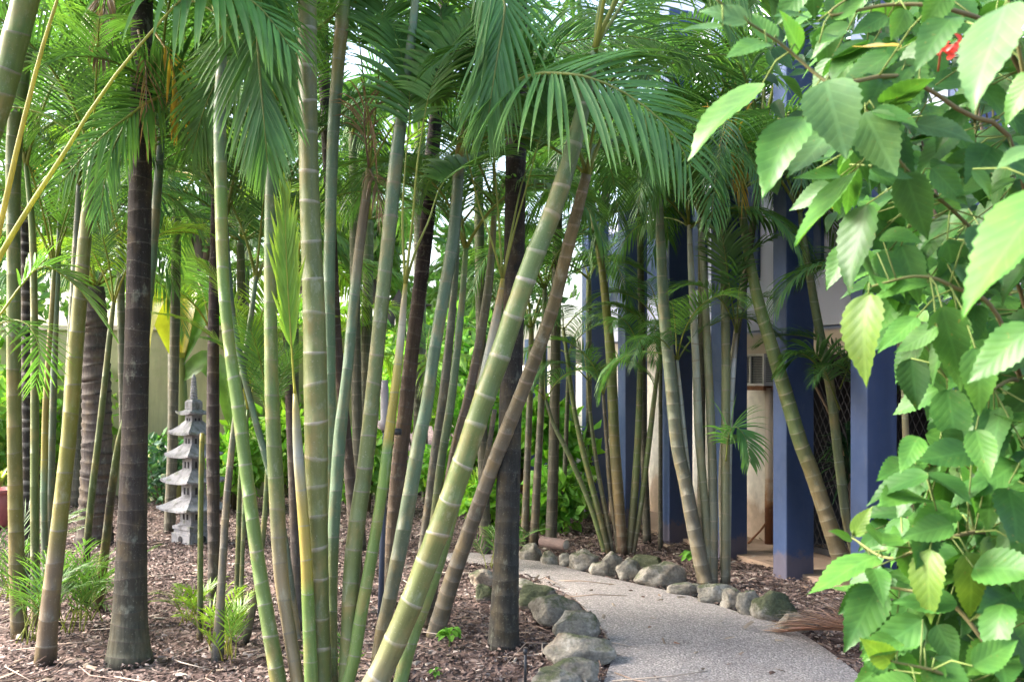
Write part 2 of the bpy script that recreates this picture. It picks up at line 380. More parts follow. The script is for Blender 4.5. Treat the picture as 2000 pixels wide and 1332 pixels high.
def frond(mb, path, r0, n, ll, lw, col, tip, rcol, pet=.2, ang=(62, 22), vee=20, droop=.9, seg=6, fold=True, up=(0, 0, 1), seed=0, miss=0, curl=0, jit=.10, aj=5):
    rnd = random.Random(seed)
    c = catmull(path, 60)
    s = np.concatenate([[0], np.cumsum(np.linalg.norm(np.diff(c, axis=0), axis=1))]); L = s[-1]
    T = np.gradient(c, axis=0); T /= np.linalg.norm(T, axis=1)[:, None]
    k = 14; idx = np.linspace(0, 59, k).astype(int)
    rc = np.array([V(*rcol)*(1-u*.3)+V(*col)*u*.3 for u in np.linspace(0, 1, k)])
    tube(mb, c[idx], [r0*(1.25 if i == 0 else 1)*(1-.85*i/(k-1)) for i in range(k)], rc, 5)
    U0 = V(*up); col = V(*col); tip = V(*tip)
    for i in range(n):
        tt = (i+.5)/n
        for sd in (-1, 1):
            if rnd.random() < miss: continue
            t = pet+(1-pet)*min(max(tt+rnd.uniform(-.3, .3)/n, 0), 1)
            x = t*L; q = min(int(np.searchsorted(s, x)), 59)
            p = c[q]-T[q]*(s[q]-x); tg = T[q]
            u = nrm(U0-tg*np.dot(U0, tg)); S = np.cross(tg, u)
            a = R(ang[0]+(ang[1]-ang[0])*tt+rnd.uniform(-aj, aj)); ve = R(vee*(1-.4*tt)+rnd.uniform(-6, 6))
            l = ll*min(1, .55+1.9*tt)*(1-.62*tt**2.6)*rnd.uniform(.92, 1.08)
            d = math.cos(a)*tg+math.sin(a)*(sd*S*math.cos(ve)+u*math.sin(ve))
            w = lw*(.75+.25*math.sin(math.pi*tt))*(1-.4*tt**3)*rnd.uniform(.85, 1.1)
            tone = rnd.uniform(1-jit, 1+jit)
            dr = droop*rnd.uniform(.8, 1.25)
            vv, cc = [], []; st = l/seg; pos = p.copy()
            for j in range(seg+1):
                f = j/seg
                wd = nrm(tg-d*np.dot(tg, d)); nn = nrm(np.cross(d, wd))
                if np.dot(nn, u) < 0: nn = -nn
                ww = w*np.interp(f, np.linspace(0, 1, 8), WP)*.5
                cl = (col*(1-f**2.2)+tip*f**2.2)*tone
                if fold:
                    vv += [pos+wd*ww, pos-nn*ww*.45, pos-wd*ww]; cc += [cl, cl*1.08, cl]
                else:
                    vv += [pos+wd*ww, pos-wd*ww]; cc += [cl, cl]
                pos = pos+d*st
                d = nrm(d+V(0, 0, -1)*dr*(f+.25)*1.5/seg)
            m = 3 if fold else 2
            ff = [(j*m+b, j*m+b+1, (j+1)*m+b+1, (j+1)*m+b) for j in range(seg) for b in range(m-1)]
            mb.add(vv, ff, np.array(cc))
# shared fronds for the crowns: +X outward, Z up
FC = {  # leaflet, tip, rachis
 'dark': ((.048, .128, .036), (.075, .165, .04), (.17, .21, .05)),
 'mid': ((.078, .19, .045), (.14, .27, .05), (.24, .27, .06)),
 'blue': ((.082, .212, .066), (.15, .30, .075), (.24, .28, .08)),
 'lime': ((.19, .36, .04), (.27, .38, .05), (.34, .33, .06)),
 'yellow': ((.40, .29, .04), (.32, .17, .03), (.40, .29, .08)),
 'dead': ((.18, .125, .085), (.14, .09, .06), (.20, .14, .10)),
}
LIB = {}
def arc_path(L, e0, e1, sway=0, n=9, bend=1.3):
    p = [V(0, 0, 0)]
    for i in range(n-1):
        u = (i+.5)/(n-1); e = R(e0+(e1-e0)*u**bend)
        p.append(p[-1]+V(math.cos(e), sway*u*.25, math.sin(e))*L/(n-1))
    return np.array(p)
def lib_frond(var, shape):
    k = (var, shape)
    if k in LIB: return LIB[k]
    col, tip, rc = FC[var]
    i = shape
    prm = [  # length, e0, e1, sway, ll, lw, n, droop, pet
        (1.7, 74, -30, .2, .46, .020, 50, .8, .2), (1.55, 66, -48, -.3, .44, .020, 48, 1.0, .18),
        (1.8, 80, 5, .1, .46, .019, 50, .7, .24), (1.6, 52, -70, .3, .48, .020, 46, 1.3, .16),
        (1.45, 84, 40, -.1, .42, .018, 48, .6, .3), (1.5, 30, -85, .1, .44, .020, 46, 1.5, .14)][i]
    mb = MB()
    if var == 'dead':
        frond(mb, arc_path(1.3, -10, -86, .2), .012, 22, .42, .018, col, tip, rc, .12, (50, 12), 5, 2.2, 5, False, seed=i, miss=.25, jit=.3)
    else:
        frond(mb, arc_path(*prm[:4]), .013, prm[6], prm[4], prm[5], col, tip, rc, prm[8], (64, 20), 24-4*i, prm[7], 5, True, seed=31*i+len(var), jit=.16)
    LIB[k] = mb.mesh('frond', M['frond']); return LIB[k]
def crown(root, top, var, n, sc, seed, shapes=(0, 1, 2, 3), az0=None, spread=360, lean=0):
    """n fronds round the stem's top, children of root (an Empty)"""
    rnd = random.Random(seed); base = V(*root.location)
    a0 = rnd.uniform(0, 360) if az0 is None else az0
    for i in range(n):
        vr = var if isinstance(var, str) else var[i % len(var)]
        az = a0+(i-(n-1)/2)*(spread/n)+rnd.uniform(-12, 12)
        o = link('frond', lib_frond(vr, rnd.choice(shapes)), root, tuple(top-base-V(0, 0, .03*rnd.random())), (rnd.uniform(-.12, .12), rnd.uniform(-.1, .1)+lean, R(az)), sc*rnd.uniform(.85, 1.12))
        if vr == 'yellow': o['label'] = 'yellowed old frond'
        if vr == 'dead': o['label'] = 'dry brown hanging frond'
# colours of stems
LG = (.185, .30, .085); OG = (.175, .23, .078); BG = (.17, .27, .155); YL = (.42, .36, .07); TAN = (.36, .30, .19)
BR = (.17, .14, .095); GB = (.16, .15, .115); DK = (.050, .043, .038); DK2 = (.075, .062, .052); PAL = (.42, .45, .38); DG = (.12, .17, .055)
BGR = (.20, .34, .07)
PR = (.38, .37, .29); PRD = (.30, .27, .21); DR = (.10, .085, .072); GR = (.30, .31, .24)
STEMS = {}
def stem(key, label, pts, d, d2=None, cols=((0, OG), (1, LG)), gap=.14, rcol=PR, rw=.0045, sides=14, kind='cane_palm', group=None, bark=False, var='mid', n=0, sc=1, shapes=(0, 1, 2, 3), az0=None, spread=360, bulge=.012, cat='palm', lean=0, yoff=None):
    d2 = d if d2 is None else d2
    y0, y1 = pts[0][1], pts[-1][1]
    w = []; r = []
    for (x, y, wd) in pts:
        t = (y0-y)/(y0-y1); dd = d+(d2-d)*t
        w.append(P(x, y, dd)); r.append(wd/2*dd/F)
    b = w[0].copy(); b[2] = 0
    if w[0][2] > .02: w.insert(0, b); r.insert(0, r[0]*1.1)
    else: w[0][2] = -.02
    root = empty(kind, tuple(b), label, cat, group)
    mb = MB()
    T, top = stem_mesh(mb, w, r, list(cols), gap, rcol, rw, sides, hash(key) % 1000 if False else sum(ord(q)*(i+3) for i, q in enumerate(key)), bulge, {MG: .85, NG: .95, OGp: .9}.get(group, .62))
    mb.build('trunk', M['bark' if bark else 'cane'], root)
    if n: crown(root, top, var, n, sc, sum(map(ord, key)), shapes, az0, spread, lean)
    STEMS[key] = (root, top, d2)
    return root
def hero(key, pts, r0=.012, n=44, ll=.45, lw=.036, var='blue', up=(0, 0, 1), label=None, att=True, **k):
    """a frond of its own shape on stem key; pts (px, py, d)"""
    root, top, _ = STEMS[key]
    pth = [P(*p) for p in pts]
    if att: pth = [top]+pth
    col, tip, rc = FC[var]
    mb = MB(); frond(mb, np.array(pth), r0, n, ll, lw, col, tip, k.pop('rcol', rc), up=up, seed=int(pts[0][0]+pts[-1][1]), **k)
    o = mb.build('frond', M['frond'], root)
    if label: o['label'] = label
    return o
CG = 'stems of the clump in the middle'; LGp = 'stems of the clump at the left edge'; MG = 'stems of the slim clump behind the border rocks'
NG = 'stems of the clump in front of the blue fins'; OGp = 'leaning stems in front of the screen'; TG = 'dark ringed palm trunks'; BGp = 'palms at the back of the garden'; SG = 'slim stems behind the middle clump'
# ---- the clump in the middle
stem('C1', 'smooth lime green cane leaning left, first on the left of the middle clump', [(550, 1375, 33.1), (544, 1332, 32.2), (508, 1120, 27.6), (486, 960, 25.8), (466, 800, 25.8), (450, 690, 23), (436, 540, 23), (430, 300, 24.8), (430, 180, 22.1), (436, 90, 14.7)], 4.47, 4.6, ((0, OG), (.25, LG), (.75, BGR), (.88, BG), (1, BG)), .13, PR, .004, 16, group=CG, var='blue', n=5, sc=.9, shapes=(2, 4, 0), bulge=.015)
stem('C2', 'cane tan low down and green above, just right of the lime leaning cane', [(588, 1372, 27.6), (578, 1310, 25.8), (565, 1230, 25.8), (549, 1120, 28.5), (540, 960, 30.4), (532, 800, 28.5), (529, 660, 25.8), (528, 500, 24.8), (530, 330, 23), (534, 200, 18.4)], 4.5, 4.75, ((0, TAN), (.22, TAN), (.36, OG), (.6, LG), (1, BG)), .14, PRD, .004, 16, group=CG, var='mid', n=5, sc=.9, shapes=(0, 1, 3), bulge=.015)
stem('C3', 'thin cane striped yellow and pale blue green, topped by one folded young frond', [(610, 1372, 29), (606, 1280, 27), (601, 1160, 25), (598, 1090, 23), (590, 980, 22), (582, 880, 20), (578, 800, 14), (576, 768, 8)], 4.42, 4.42, ((0, LG), (.3, LG), (.36, BGR), (.40, (.17, .30, .04)), (.42, YL), (.62, (.47, .38, .09)), (.72, (.45, .40, .2)), (.8, PAL), (1, YL)), .16, PR, .003, 12, group=CG, bulge=.01)
stem('C4', 'thickest upright olive cane with bold pale rings and brown streaks', [(628, 1374, 45.6), (622, 1200, 42.8), (619, 1000, 42.8), (617, 800, 46.5), (613, 600, 43.7), (605, 400, 38.9), (601, 200, 37), (600, 0, 36.1), (600, -180, 28.5)], 4.5, 4.5, ((0, OG), (.3, (.205, .23, .08)), (.6, (.195, .245, .085)), (.8, (.215, .23, .10)), (1, OG)), .15, (.54, .50, .42), .0062, 20, group=CG, var='mid', n=4, sc=1.1, shapes=(1, 3), bulge=.02)
stem('C5', 'blue green cane with a brownish sheath up high, close behind the thickest cane', [(642, 1322, 22), (645, 1100, 22), (645, 800, 22), (643, 560, 23), (646, 400, 23), (651, 260, 24), (660, 133, 25), (668, 40, 27), (674, -80, 20)], 4.9, 4.8, ((0, OG), (.3, BG), (.82, BG), (.85, (.30, .30, .10)), (.9, (.28, .22, .08)), (.93, LG), (1, BG)), .17, GR, .003, 12, group=CG, var='mid', n=3, sc=1, shapes=(1, 3), bulge=.01)
stem('C6', 'blue green cane with torn orange sheath near its foot and dry fibres atop', [(648, 1372, 25), (648, 1180, 22), (650, 1080, 23), (653, 1010, 24), (664, 850, 25), (677, 740, 21), (688, 620, 21), (702, 480, 20), (713, 400, 19), (721, 330, 13)], 4.65, 4.85, ((0, OG), (.26, OG), (.3, BG), (.75, BG), (.8, (.26, .24, .14)), (.92, (.20, .15, .09)), (1, (.26, .26, .08))), .2, GR, .003, 12, group=CG, bulge=.01)
stem('C7', 'broad olive cane turning waxy blue green near its top, right of the thickest cane', [(672, 1374, 30.7), (680, 1250, 30.7), (690, 1080, 33.5), (712, 920, 31.6), (722, 832, 30.7), (735, 700, 28.8), (751, 540, 27.9), (763, 420, 27.9), (775, 300, 27), (788, 200, 21.4), (802, 90, 17.7), (815, -40, 14)], 4.47, 4.7, ((0, OG), (.3, (.19, .24, .085)), (.55, (.19, .25, .09)), (.7, BG), (1, (.18, .29, .19))), .13, PRD, .004, 16, group=CG, var='blue', n=5, sc=1, shapes=(0, 1, 3), bulge=.02)
stem('C8', 'lime cane with a bright yellow upper stretch and pale sheath, in front of the lamp', [(668, 1368, 27.6), (690, 1290, 25.8), (705, 1200, 24.8), (727, 1080, 23), (746, 960, 21.2), (757, 870, 20.2), (766, 800, 18.4), (775, 730, 16.6), (783, 660, 15.6), (788, 600, 12.9), (792, 555, 8.3)], 4.46, 4.5, ((0, LG), (.3, LG), (.55, BGR), (.62, (.16, .31, .1)), (.64, YL), (.76, YL), (.82, (.4, .38, .12)), (.88, PAL), (.95, (.36, .33, .2)), (1, YL)), .15, GR, .003, 14, group=CG, bulge=.01)
stem('C9', 'dusty blue green cane leaning right, between the dark leaning trunk and the bold ringed cane', [(733, 1322, 27), (745, 1240, 27), (762, 1165, 28), (792, 1014, 30), (818, 863, 27), (832, 800, 25), (846, 700, 24), (866, 580, 24), (886, 460, 24), (896, 330, 21), (900, 268, 14)], 4.9, 5.1, ((0, GB), (.2, (.17, .19, .12)), (.4, BG), (.92, (.15, .25, .17)), (.96, YL), (1, YL)), .17, GR, .003, 14, group=CG, bulge=.015)
stem('C10', 'bold bright olive cane with white scars, leaning far right across the picture', [(690, 1400, 51.6), (722, 1350, 49), (748, 1304, 47.3), (800, 1185, 46.4), (838, 1085, 44.7), (878, 980, 43.9), (912, 880, 43), (945, 780, 42.1), (975, 700, 41.3), (1005, 610, 39.6), (1040, 510, 38.7), (1077, 420, 36.1), (1110, 320, 33.5), (1134, 230, 29.2), (1152, 150, 22.4), (1162, 95, 13.8)], 4.32, 4.25, ((0, TAN), (.06, (.29, .26, .15)), (.14, (.225, .25, .09)), (.4, (.195, .265, .08)), (.75, (.18, .27, .10)), (1, (.16, .26, .12))), .155, (.56, .52, .43), .0070, 22, group=CG, var='mid', n=2, sc=.9, shapes=(0, 1, 3), az0=330, spread=160, bulge=.035)
stem('C11', 'green cane under the bold leaning cane, with pale sheath and four long petioles', [(770, 1365, 29), (800, 1260, 27), (834, 1165, 26), (866, 1070, 23), (890, 980, 20), (912, 880, 18), (935, 780, 18), (958, 680, 20), (973, 600, 15), (982, 545, 9)], 4.5, 4.75, ((0, LG), (.5, (.2, .29, .08)), (.72, OG), (.8, PAL), (.92, (.38, .32, .2)), (.96, (.35, .22, .06)), (1, YL)), .16, GR, .003, 12, group=CG, bulge=.01)
stem('C13', 'slender brown cane leaning right across the straight dark trunk', [(848, 1238, 35.2), (880, 1140, 32.6), (915, 1040, 29.9), (955, 930, 29), (990, 840, 29), (1022, 760, 27.3), (1052, 680, 26.4), (1080, 600, 25.5), (1105, 500, 24.6), (1128, 410, 22.9), (1146, 340, 19.4)], 5.72, 5.0, ((0, (.24, .215, .165)), (.4, (.215, .185, .135)), (.7, (.19, .16, .085)), (1, (.17, .145, .07))), .095, (.36, .29, .22), .005, 14, group=CG, var=('dark', 'mid'), n=5, sc=.8, shapes=(0, 1, 3), bulge=.03)
stem('C12', 'thin dark cane foot standing behind the foot of the slender brown cane', [(868, 1212, 16), (884, 1150, 14), (905, 1080, 13), (930, 980, 12), (950, 900, 11), (966, 800, 10)], 6.05, 5.9, ((0, DK2), (1, GB)), .12, PRD, .003, 8, group=CG)
# ---- straight dark trunks
stem('D1', 'tall dark brown trunk with a grey green flared foot, left of the pagoda', [(252, 1290, 94), (252, 1262, 80), (253, 1210, 68), (256, 1120, 60), (259, 1000, 54), (263, 850, 49), (267, 700, 47), (271, 520, 45), (274, 350, 43), (276, 180, 41), (278, 0, 40), (280, -140, 38)], 5.2, 5.2, ((0, (.12, .12, .085)), (.08, (.09, .087, .066)), (.2, (.066, .055, .048)), (.5, (.05, .04, .036)), (1, (.035, .03, .028))), .085, (.125, .105, .09), .003, 20, 'king_palm', TG, True, ('dark', 'mid'), 5, 1.2, (1, 3), bulge=.012)
stem('D2', 'straight grey black speckled trunk beside the path, crossed by the slender brown cane', [(984, 1262, 66), (984, 1235, 60), (986, 1180, 55), (990, 1050, 48), (994, 900, 46), (998, 760, 44), (1003, 600, 42), (1006, 400, 40), (1008, 250, 40), (1010, 60, 40), (1012, -140, 38)], 5.48, 5.5, ((0, (.06, .055, .045)), (.12, (.055, .055, .048)), (.5, (.05, .047, .044)), (1, (.045, .036, .034))), .10, (.085, .08, .075), .004, 18, 'king_palm', TG, True, ('dark', 'mid'), 5, 1.2, (1, 3), bulge=.02)
stem('D4', 'black trunk with a brown ringed lower half, leaning right behind the lamp', [(756, 1188, 26), (764, 1080, 27), (778, 920, 30), (792, 800, 30), (803, 700, 28), (818, 580, 28), (832, 460, 28), (842, 330, 30), (852, 220, 24), (862, 100, 21), (870, -60, 20)], 6.4, 6.4, ((0, (.2, .15, .1)), (.3, (.18, .125, .09)), (.45, (.10, .07, .055)), (.55, (.035, .026, .028)), (1, (.025, .02, .022))), .10, (.16, .13, .11), .006, 14, 'king_palm', TG, True, 'dark', 4, 1.2, (1, 3), bulge=.03)
stem('D3', 'thin purple brown trunk right of the stone pagoda', [(418, 1199, 26), (418, 1100, 24), (417, 1000, 24), (416, 900, 26), (416, 800, 25), (417, 650, 22), (419, 500, 19), (421, 380, 16), (423, 250, 14)], 6.2, 6.2, ((0, (.14, .12, .1)), (.3, (.11, .085, .08)), (.6, (.075, .055, .055)), (1, DK)), .10, (.2, .17, .15), .004, 12, 'king_palm', TG, True, ('dark', 'mid'), 6, .9, (1, 3, 0), bulge=.03)
stem('S9', 'dim brown trunk almost hidden behind the blue green cane of the middle clump', [(702, 1192, 26), (689, 1000, 23), (674, 830, 21), (659, 680, 20), (650, 500, 19), (640, 300, 22), (631, 100, 22), (625, -60, 20)], 6.3, 6.3, ((0, BR), (.4, (.14, .10, .09)), (.55, DK2), (1, DK)), .11, (.22, .18, .16), .004, 12, 'king_palm', TG, True, 'dark', 3, 1.1, (1, 3), bulge=.03)
stem('S8', 'greyish purple trunk showing between the tan based cane and the yellow striped cane', [(582, 1230, 21), (578, 1100, 20), (573, 950, 20), (567, 800, 19), (560, 650, 16), (554, 500, 14), (550, 380, 12)], 5.85, 6.1, ((0, (.15, .13, .12)), (.5, (.12, .09, .08)), (1, (.12, .09, .07))), .12, (.2, .17, .15), .004, 10, 'king_palm', TG, True, ('dark', 'mid'), 5, .9, (0, 1, 3), bulge=.02)
stem('L9', 'black trunk banded with white rings at the left edge', [(56, 1147, 24), (53, 1000, 21), (52, 850, 20), (52, 700, 19), (50, 560, 18), (46, 420, 16), (42, 280, 15)], 7.0, 7.0, ((0, DK), (1, (.03, .025, .025))), .085, (.40, .37, .34), .010, 12, 'king_palm', TG, True, 'dark', 4, 1.1, (1, 3), bulge=.03)
stem('L10', 'stout grey weathered trunk between the thick olive cane and the tall dark brown trunk', [(184, 1058, 72), (186, 1000, 62), (189, 900, 57), (189, 800, 54), (187, 700, 52), (186, 630, 46), (186, 560, 34)], 8.96, 8.96, ((0, (.12, .095, .08)), (.3, (.15, .125, .11)), (1, (.12, .10, .09))), .085, (.055, .045, .04), .012, 20, 'date_palm', TG, True, ('mid', 'dark', 'lime'), 9, 1.1, (0, 1, 3, 5), bulge=.05)
# ---- slim stems behind the middle clump
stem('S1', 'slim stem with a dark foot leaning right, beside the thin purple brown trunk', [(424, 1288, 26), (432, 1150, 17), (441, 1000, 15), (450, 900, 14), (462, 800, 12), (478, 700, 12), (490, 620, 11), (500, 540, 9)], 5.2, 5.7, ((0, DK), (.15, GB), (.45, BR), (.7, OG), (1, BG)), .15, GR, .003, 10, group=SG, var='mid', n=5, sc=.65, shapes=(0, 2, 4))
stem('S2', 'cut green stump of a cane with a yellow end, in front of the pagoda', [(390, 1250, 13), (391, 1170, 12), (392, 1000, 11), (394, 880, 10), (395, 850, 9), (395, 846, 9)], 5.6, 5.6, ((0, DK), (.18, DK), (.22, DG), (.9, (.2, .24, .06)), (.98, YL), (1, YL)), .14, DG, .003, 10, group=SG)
stem('S3', 'thin green stem left of the pair between the pagoda and the lime leaning cane', [(459, 1222, 10), (464, 1100, 10), (468, 960, 9), (476, 840, 8), (486, 740, 7)], 5.95, 6.1, ((0, BR), (.3, DG), (1, LG)), .14, GR, .002, 8, group=SG, var='lime', n=4, sc=.55, shapes=(2, 4))
stem('S4', 'thin green stem right of the pair between the pagoda and the lime leaning cane', [(468, 1228, 10), (473, 1100, 9), (478, 960, 8), (480, 860, 7), (484, 800, 6)], 5.85, 6.0, ((0, BR), (.3, DG), (1, LG)), .14, GR, .002, 8, group=SG, var='lime', n=4, sc=.5, shapes=(2, 4))
stem('S5', 'short leaning stem with a grey foot behind the foot of the lime leaning cane', [(476, 1253, 20), (494, 1190, 13), (506, 1110, 12), (516, 1020, 11), (522, 930, 10), (526, 850, 9)], 5.55, 5.6, ((0, GB), (.3, BR), (.6, OG), (1, LG)), .13, GR, .003, 8, group=SG, var='mid', n=4, sc=.5, shapes=(2, 4))
stem('S6', 'dark blue green cane slanting left, crossing behind the lime leaning cane', [(585, 1262, 16), (548, 1010, 15), (518, 890, 14), (496, 810, 13), (474, 720, 13), (455, 620, 12), (446, 520, 11), (440, 420, 9)], 5.46, 5.6, ((0, GB), (.5, BG), (1, (.12, .2, .12))), .16, GR, .003, 10, group=SG, var='dark', n=5, sc=.8, shapes=(0, 1, 3))
stem('C14', 'grey ringed slim stem, left of two standing close together left of the bold leaning cane', [(800, 1214, 19), (830, 1040, 18), (848, 900, 19), (866, 770, 18), (880, 640, 16), (889, 540, 13), (894, 440, 10)], 6.0, 6.2, ((0, BR), (.4, GB), (.7, (.17, .17, .12)), (1, BG)), .10, PRD, .003, 10, group=SG, var=('dark', 'mid'), n=5, sc=.8, shapes=(0, 1, 3))
stem('C15', 'green slim stem, right of two standing close together left of the bold leaning cane', [(814, 1230, 18), (842, 1060, 17), (862, 900, 17), (880, 790, 17), (892, 690, 15), (903, 580, 13), (910, 480, 10)], 5.8, 5.95, ((0, OG), (.4, DG), (.8, BG), (1, LG)), .16, GR, .003, 10, group=SG, var=('mid', 'dark'), n=5, sc=.8, shapes=(0, 1, 3))
stem('C16', 'purplish brown slim stem leaning right just behind the bold leaning cane', [(832, 1222, 23), (868, 1000, 22), (893, 860, 20), (914, 780, 19), (938, 660, 18), (954, 560, 17), (962, 470, 13), (966, 400, 10)], 5.9, 6.0, ((0, BR), (.6, (.17, .12, .09)), (1, OG)), .11, PRD, .003, 10, group=SG, var='dark', n=5, sc=.85, shapes=(0, 1, 3))
stem('R1', 'brown based stem at the path bend, left of two behind the straight dark trunk', [(1024, 1060, 17), (1028, 960, 14), (1032, 850, 13), (1036, 740, 12), (1038, 640, 10)], 8.9, 9.0, ((0, BR), (.4, GB), (1, OG)), .13, PRD, .004, 10, group=SG, var='mid', n=5, sc=.9, shapes=(0, 1, 3))
stem('R2', 'greyer stem at the path bend, right of two behind the straight dark trunk', [(1043, 1062, 18), (1048, 960, 16), (1054, 850, 14), (1059, 740, 13), (1062, 650, 11), (1064, 560, 9)], 8.85, 8.9, ((0, BR), (.4, GB), (.8, OG), (1, BG)), .13, PRD, .004, 10, group=SG, var=('mid', 'dark'), n=6, sc=.9, shapes=(0, 1, 3))
# ---- clump at the left edge
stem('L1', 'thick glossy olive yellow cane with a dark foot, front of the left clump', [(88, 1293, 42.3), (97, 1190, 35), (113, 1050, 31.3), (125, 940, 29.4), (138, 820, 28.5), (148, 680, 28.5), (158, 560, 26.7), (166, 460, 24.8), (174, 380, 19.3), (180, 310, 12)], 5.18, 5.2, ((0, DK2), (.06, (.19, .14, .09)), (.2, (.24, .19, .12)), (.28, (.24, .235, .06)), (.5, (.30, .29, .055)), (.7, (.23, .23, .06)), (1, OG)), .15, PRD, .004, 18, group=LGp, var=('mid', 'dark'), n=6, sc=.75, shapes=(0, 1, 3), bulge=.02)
stem('L2', 'grey green cane mostly hidden behind the thick olive yellow cane', [(104, 1215, 24), (117, 1000, 21), (128, 860, 18), (137, 720, 18), (146, 560, 18), (151, 450, 15), (155, 360, 11)], 6.0, 6.0, ((0, GB), (1, (.16, .2, .13))), .15, PRD, .003, 10, group=LGp, var='dark', n=5, sc=.9, shapes=(0, 1, 3))
stem('L3', 'olive cane standing farthest left in full, blotched and nearly upright', [(38, 1238, 32), (33, 1100, 29), (29, 900, 27), (27, 700, 26), (27, 540, 25), (26, 400, 26), (28, 280, 30), (40, 160, 31), (54, 40, 28), (66, -80, 20)], 5.72, 5.4, ((0, BR), (.2, (.22, .2, .06)), (.5, OG), (.75, DG), (1, LG)), .16, PRD, .003, 14, group=LGp, var='mid', n=6, sc=1, shapes=(1, 3))
stem('L4', 'slim even green cane second from the left in the left clump', [(70, 1222, 18), (68, 1000, 17), (68, 800, 16), (67, 620, 14), (64, 470, 13), (58, 390, 11), (50, 320, 8)], 5.9, 5.9, ((0, BR), (.25, DG), (.7, (.2, .24, .07)), (1, LG)), .17, DG, .003, 10, group=LGp, var='mid', n=5, sc=.8, shapes=(0, 2, 4))
stem('L5', 'thin cane half yellow and half blue green inside the left clump', [(92, 1190, 15), (86, 1010, 14), (87, 900, 14), (89, 800, 13), (93, 720, 11), (100, 620, 10), (106, 520, 8)], 6.3, 6.3, ((0, GB), (.4, BG), (.45, YL), (.75, (.3, .24, .08)), (1, OG)), .2, GR, .003, 8, group=LGp, var='mid', n=5, sc=.7, shapes=(0, 2, 4))
stem('L6', 'thin blue green cane inside the left clump, beside the half yellow one', [(97, 1185, 16), (98, 1000, 15), (103, 820, 14), (108, 640, 13), (113, 520, 11), (116, 430, 8)], 6.4, 6.4, ((0, GB), (.4, (.15, .2, .15)), (1, BG)), .18, GR, .003, 8, group=LGp, var='dark', n=5, sc=.8, shapes=(0, 1, 3))
stem('L7', 'very thick green cane leaning in over the top left corner', [(-230, 1380, 60), (-180, 900, 56), (-80, 440, 52), (0, 190, 50), (26, 90, 50), (50, 0, 50), (72, -110, 46), (96, -220, 34)], 4.45, 4.3, ((0, TAN), (.4, OG), (.7, (.20, .25, .07)), (1, LG)), .14, (.36, .31, .26), .006, 18, group=LGp, var='mid', n=5, sc=1.1, shapes=(1, 3), bulge=.03)
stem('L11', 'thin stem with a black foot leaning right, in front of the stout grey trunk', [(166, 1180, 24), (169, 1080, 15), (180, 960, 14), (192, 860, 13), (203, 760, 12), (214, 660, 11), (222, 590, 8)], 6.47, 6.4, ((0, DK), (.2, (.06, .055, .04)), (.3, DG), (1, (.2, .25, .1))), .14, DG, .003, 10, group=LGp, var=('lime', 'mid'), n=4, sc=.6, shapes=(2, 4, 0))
stem('L12', 'leaning mossy stump of a cut cane against the tall dark brown trunk', [(188, 1190, 24), (205, 1075, 18), (218, 960, 16), (232, 870, 15), (245, 818, 13), (247, 812, 13)], 6.33, 5.75, ((0, DK2), (.2, (.2, .17, .06)), (.45, (.09, .085, .05)), (.6, DK2), (.8, DG), (1, DG)), .12, DG, .003, 10, group=LGp)
stem('L13', 'blue green cane peeping out right of the tall dark brown trunk', [(252, 1212, 20), (268, 900, 18), (284, 650, 18), (299, 480, 19), (309, 350, 17), (316, 250, 12)], 6.03, 5.9, ((0, GB), (.5, BG), (1, (.12, .2, .14))), .16, GR, .003, 10, group=LGp, var=('dark', 'mid'), n=5, sc=.9, shapes=(0, 1, 3))
# ---- slim clump behind the border rocks
for k, lb, pts, cols, gap in [
 ('M1', 'bent thin stem leaning farthest left of the slim clump behind the border rocks', [(1180, 1074, 11), (1152, 985, 10), (1112, 890, 10), (1082, 830, 8), (1066, 780, 6)], ((0, OG), (1, (.13, .16, .09))), .16),
 ('M2', 'curved olive stem second from the left of the slim clump behind the border rocks', [(1188, 1076, 14), (1160, 965, 12), (1136, 870, 11), (1120, 790, 9), (1108, 700, 8), (1100, 640, 6)], ((0, BR), (.3, OG), (1, DG)), .14),
 ('M3', 'thin shaded stem just left of the stout ringed stem in the slim clump', [(1197, 1076, 9), (1177, 970, 9), (1163, 890, 8), (1152, 800, 7), (1148, 740, 5)], ((0, GB), (1, DG)), .14),
 ('M4', 'short thin stem pressed against the stout ringed stem in the slim clump', [(1207, 1074, 9), (1192, 960, 9), (1185, 860, 8), (1178, 770, 6)], ((0, BR), (1, GB)), .14),
 ('M5', 'stout ringed stem, brown below and olive above, tallest of the slim clump', [(1216, 1078, 21), (1207, 960, 22), (1200, 860, 21), (1193, 700, 20), (1186, 620, 17), (1176, 530, 14), (1160, 440, 11), (1150, 385, 8)], ((0, (.2, .13, .09)), (.15, (.24, .18, .1)), (.45, OG), (.7, (.25, .26, .06)), (1, OG)), .10),
 ('M6', 'straight stem with a low crown, right of the stout ringed stem', [(1228, 1077, 13), (1238, 980, 15), (1246, 860, 14), (1250, 740, 12), (1251, 690, 10)], ((0, BR), (.5, OG), (1, DG)), .14),
 ('M7', 'thin stem leaning right at the right side of the slim clump', [(1236, 1080, 10), (1253, 980, 11), (1268, 860, 11), (1280, 760, 9), (1290, 690, 6)], ((0, BR), (.4, OG), (1, (.19, .24, .1))), .14)]:
    tall = k == 'M5'
    stem(k, lb, pts, 8.35, 8.4, cols, gap, PRD, .005, 12 if tall else 8, group=MG, var=('dark', 'mid', 'blue'), n=6 if tall else 3, sc=.95 if tall else .5, shapes=(0, 1, 3))
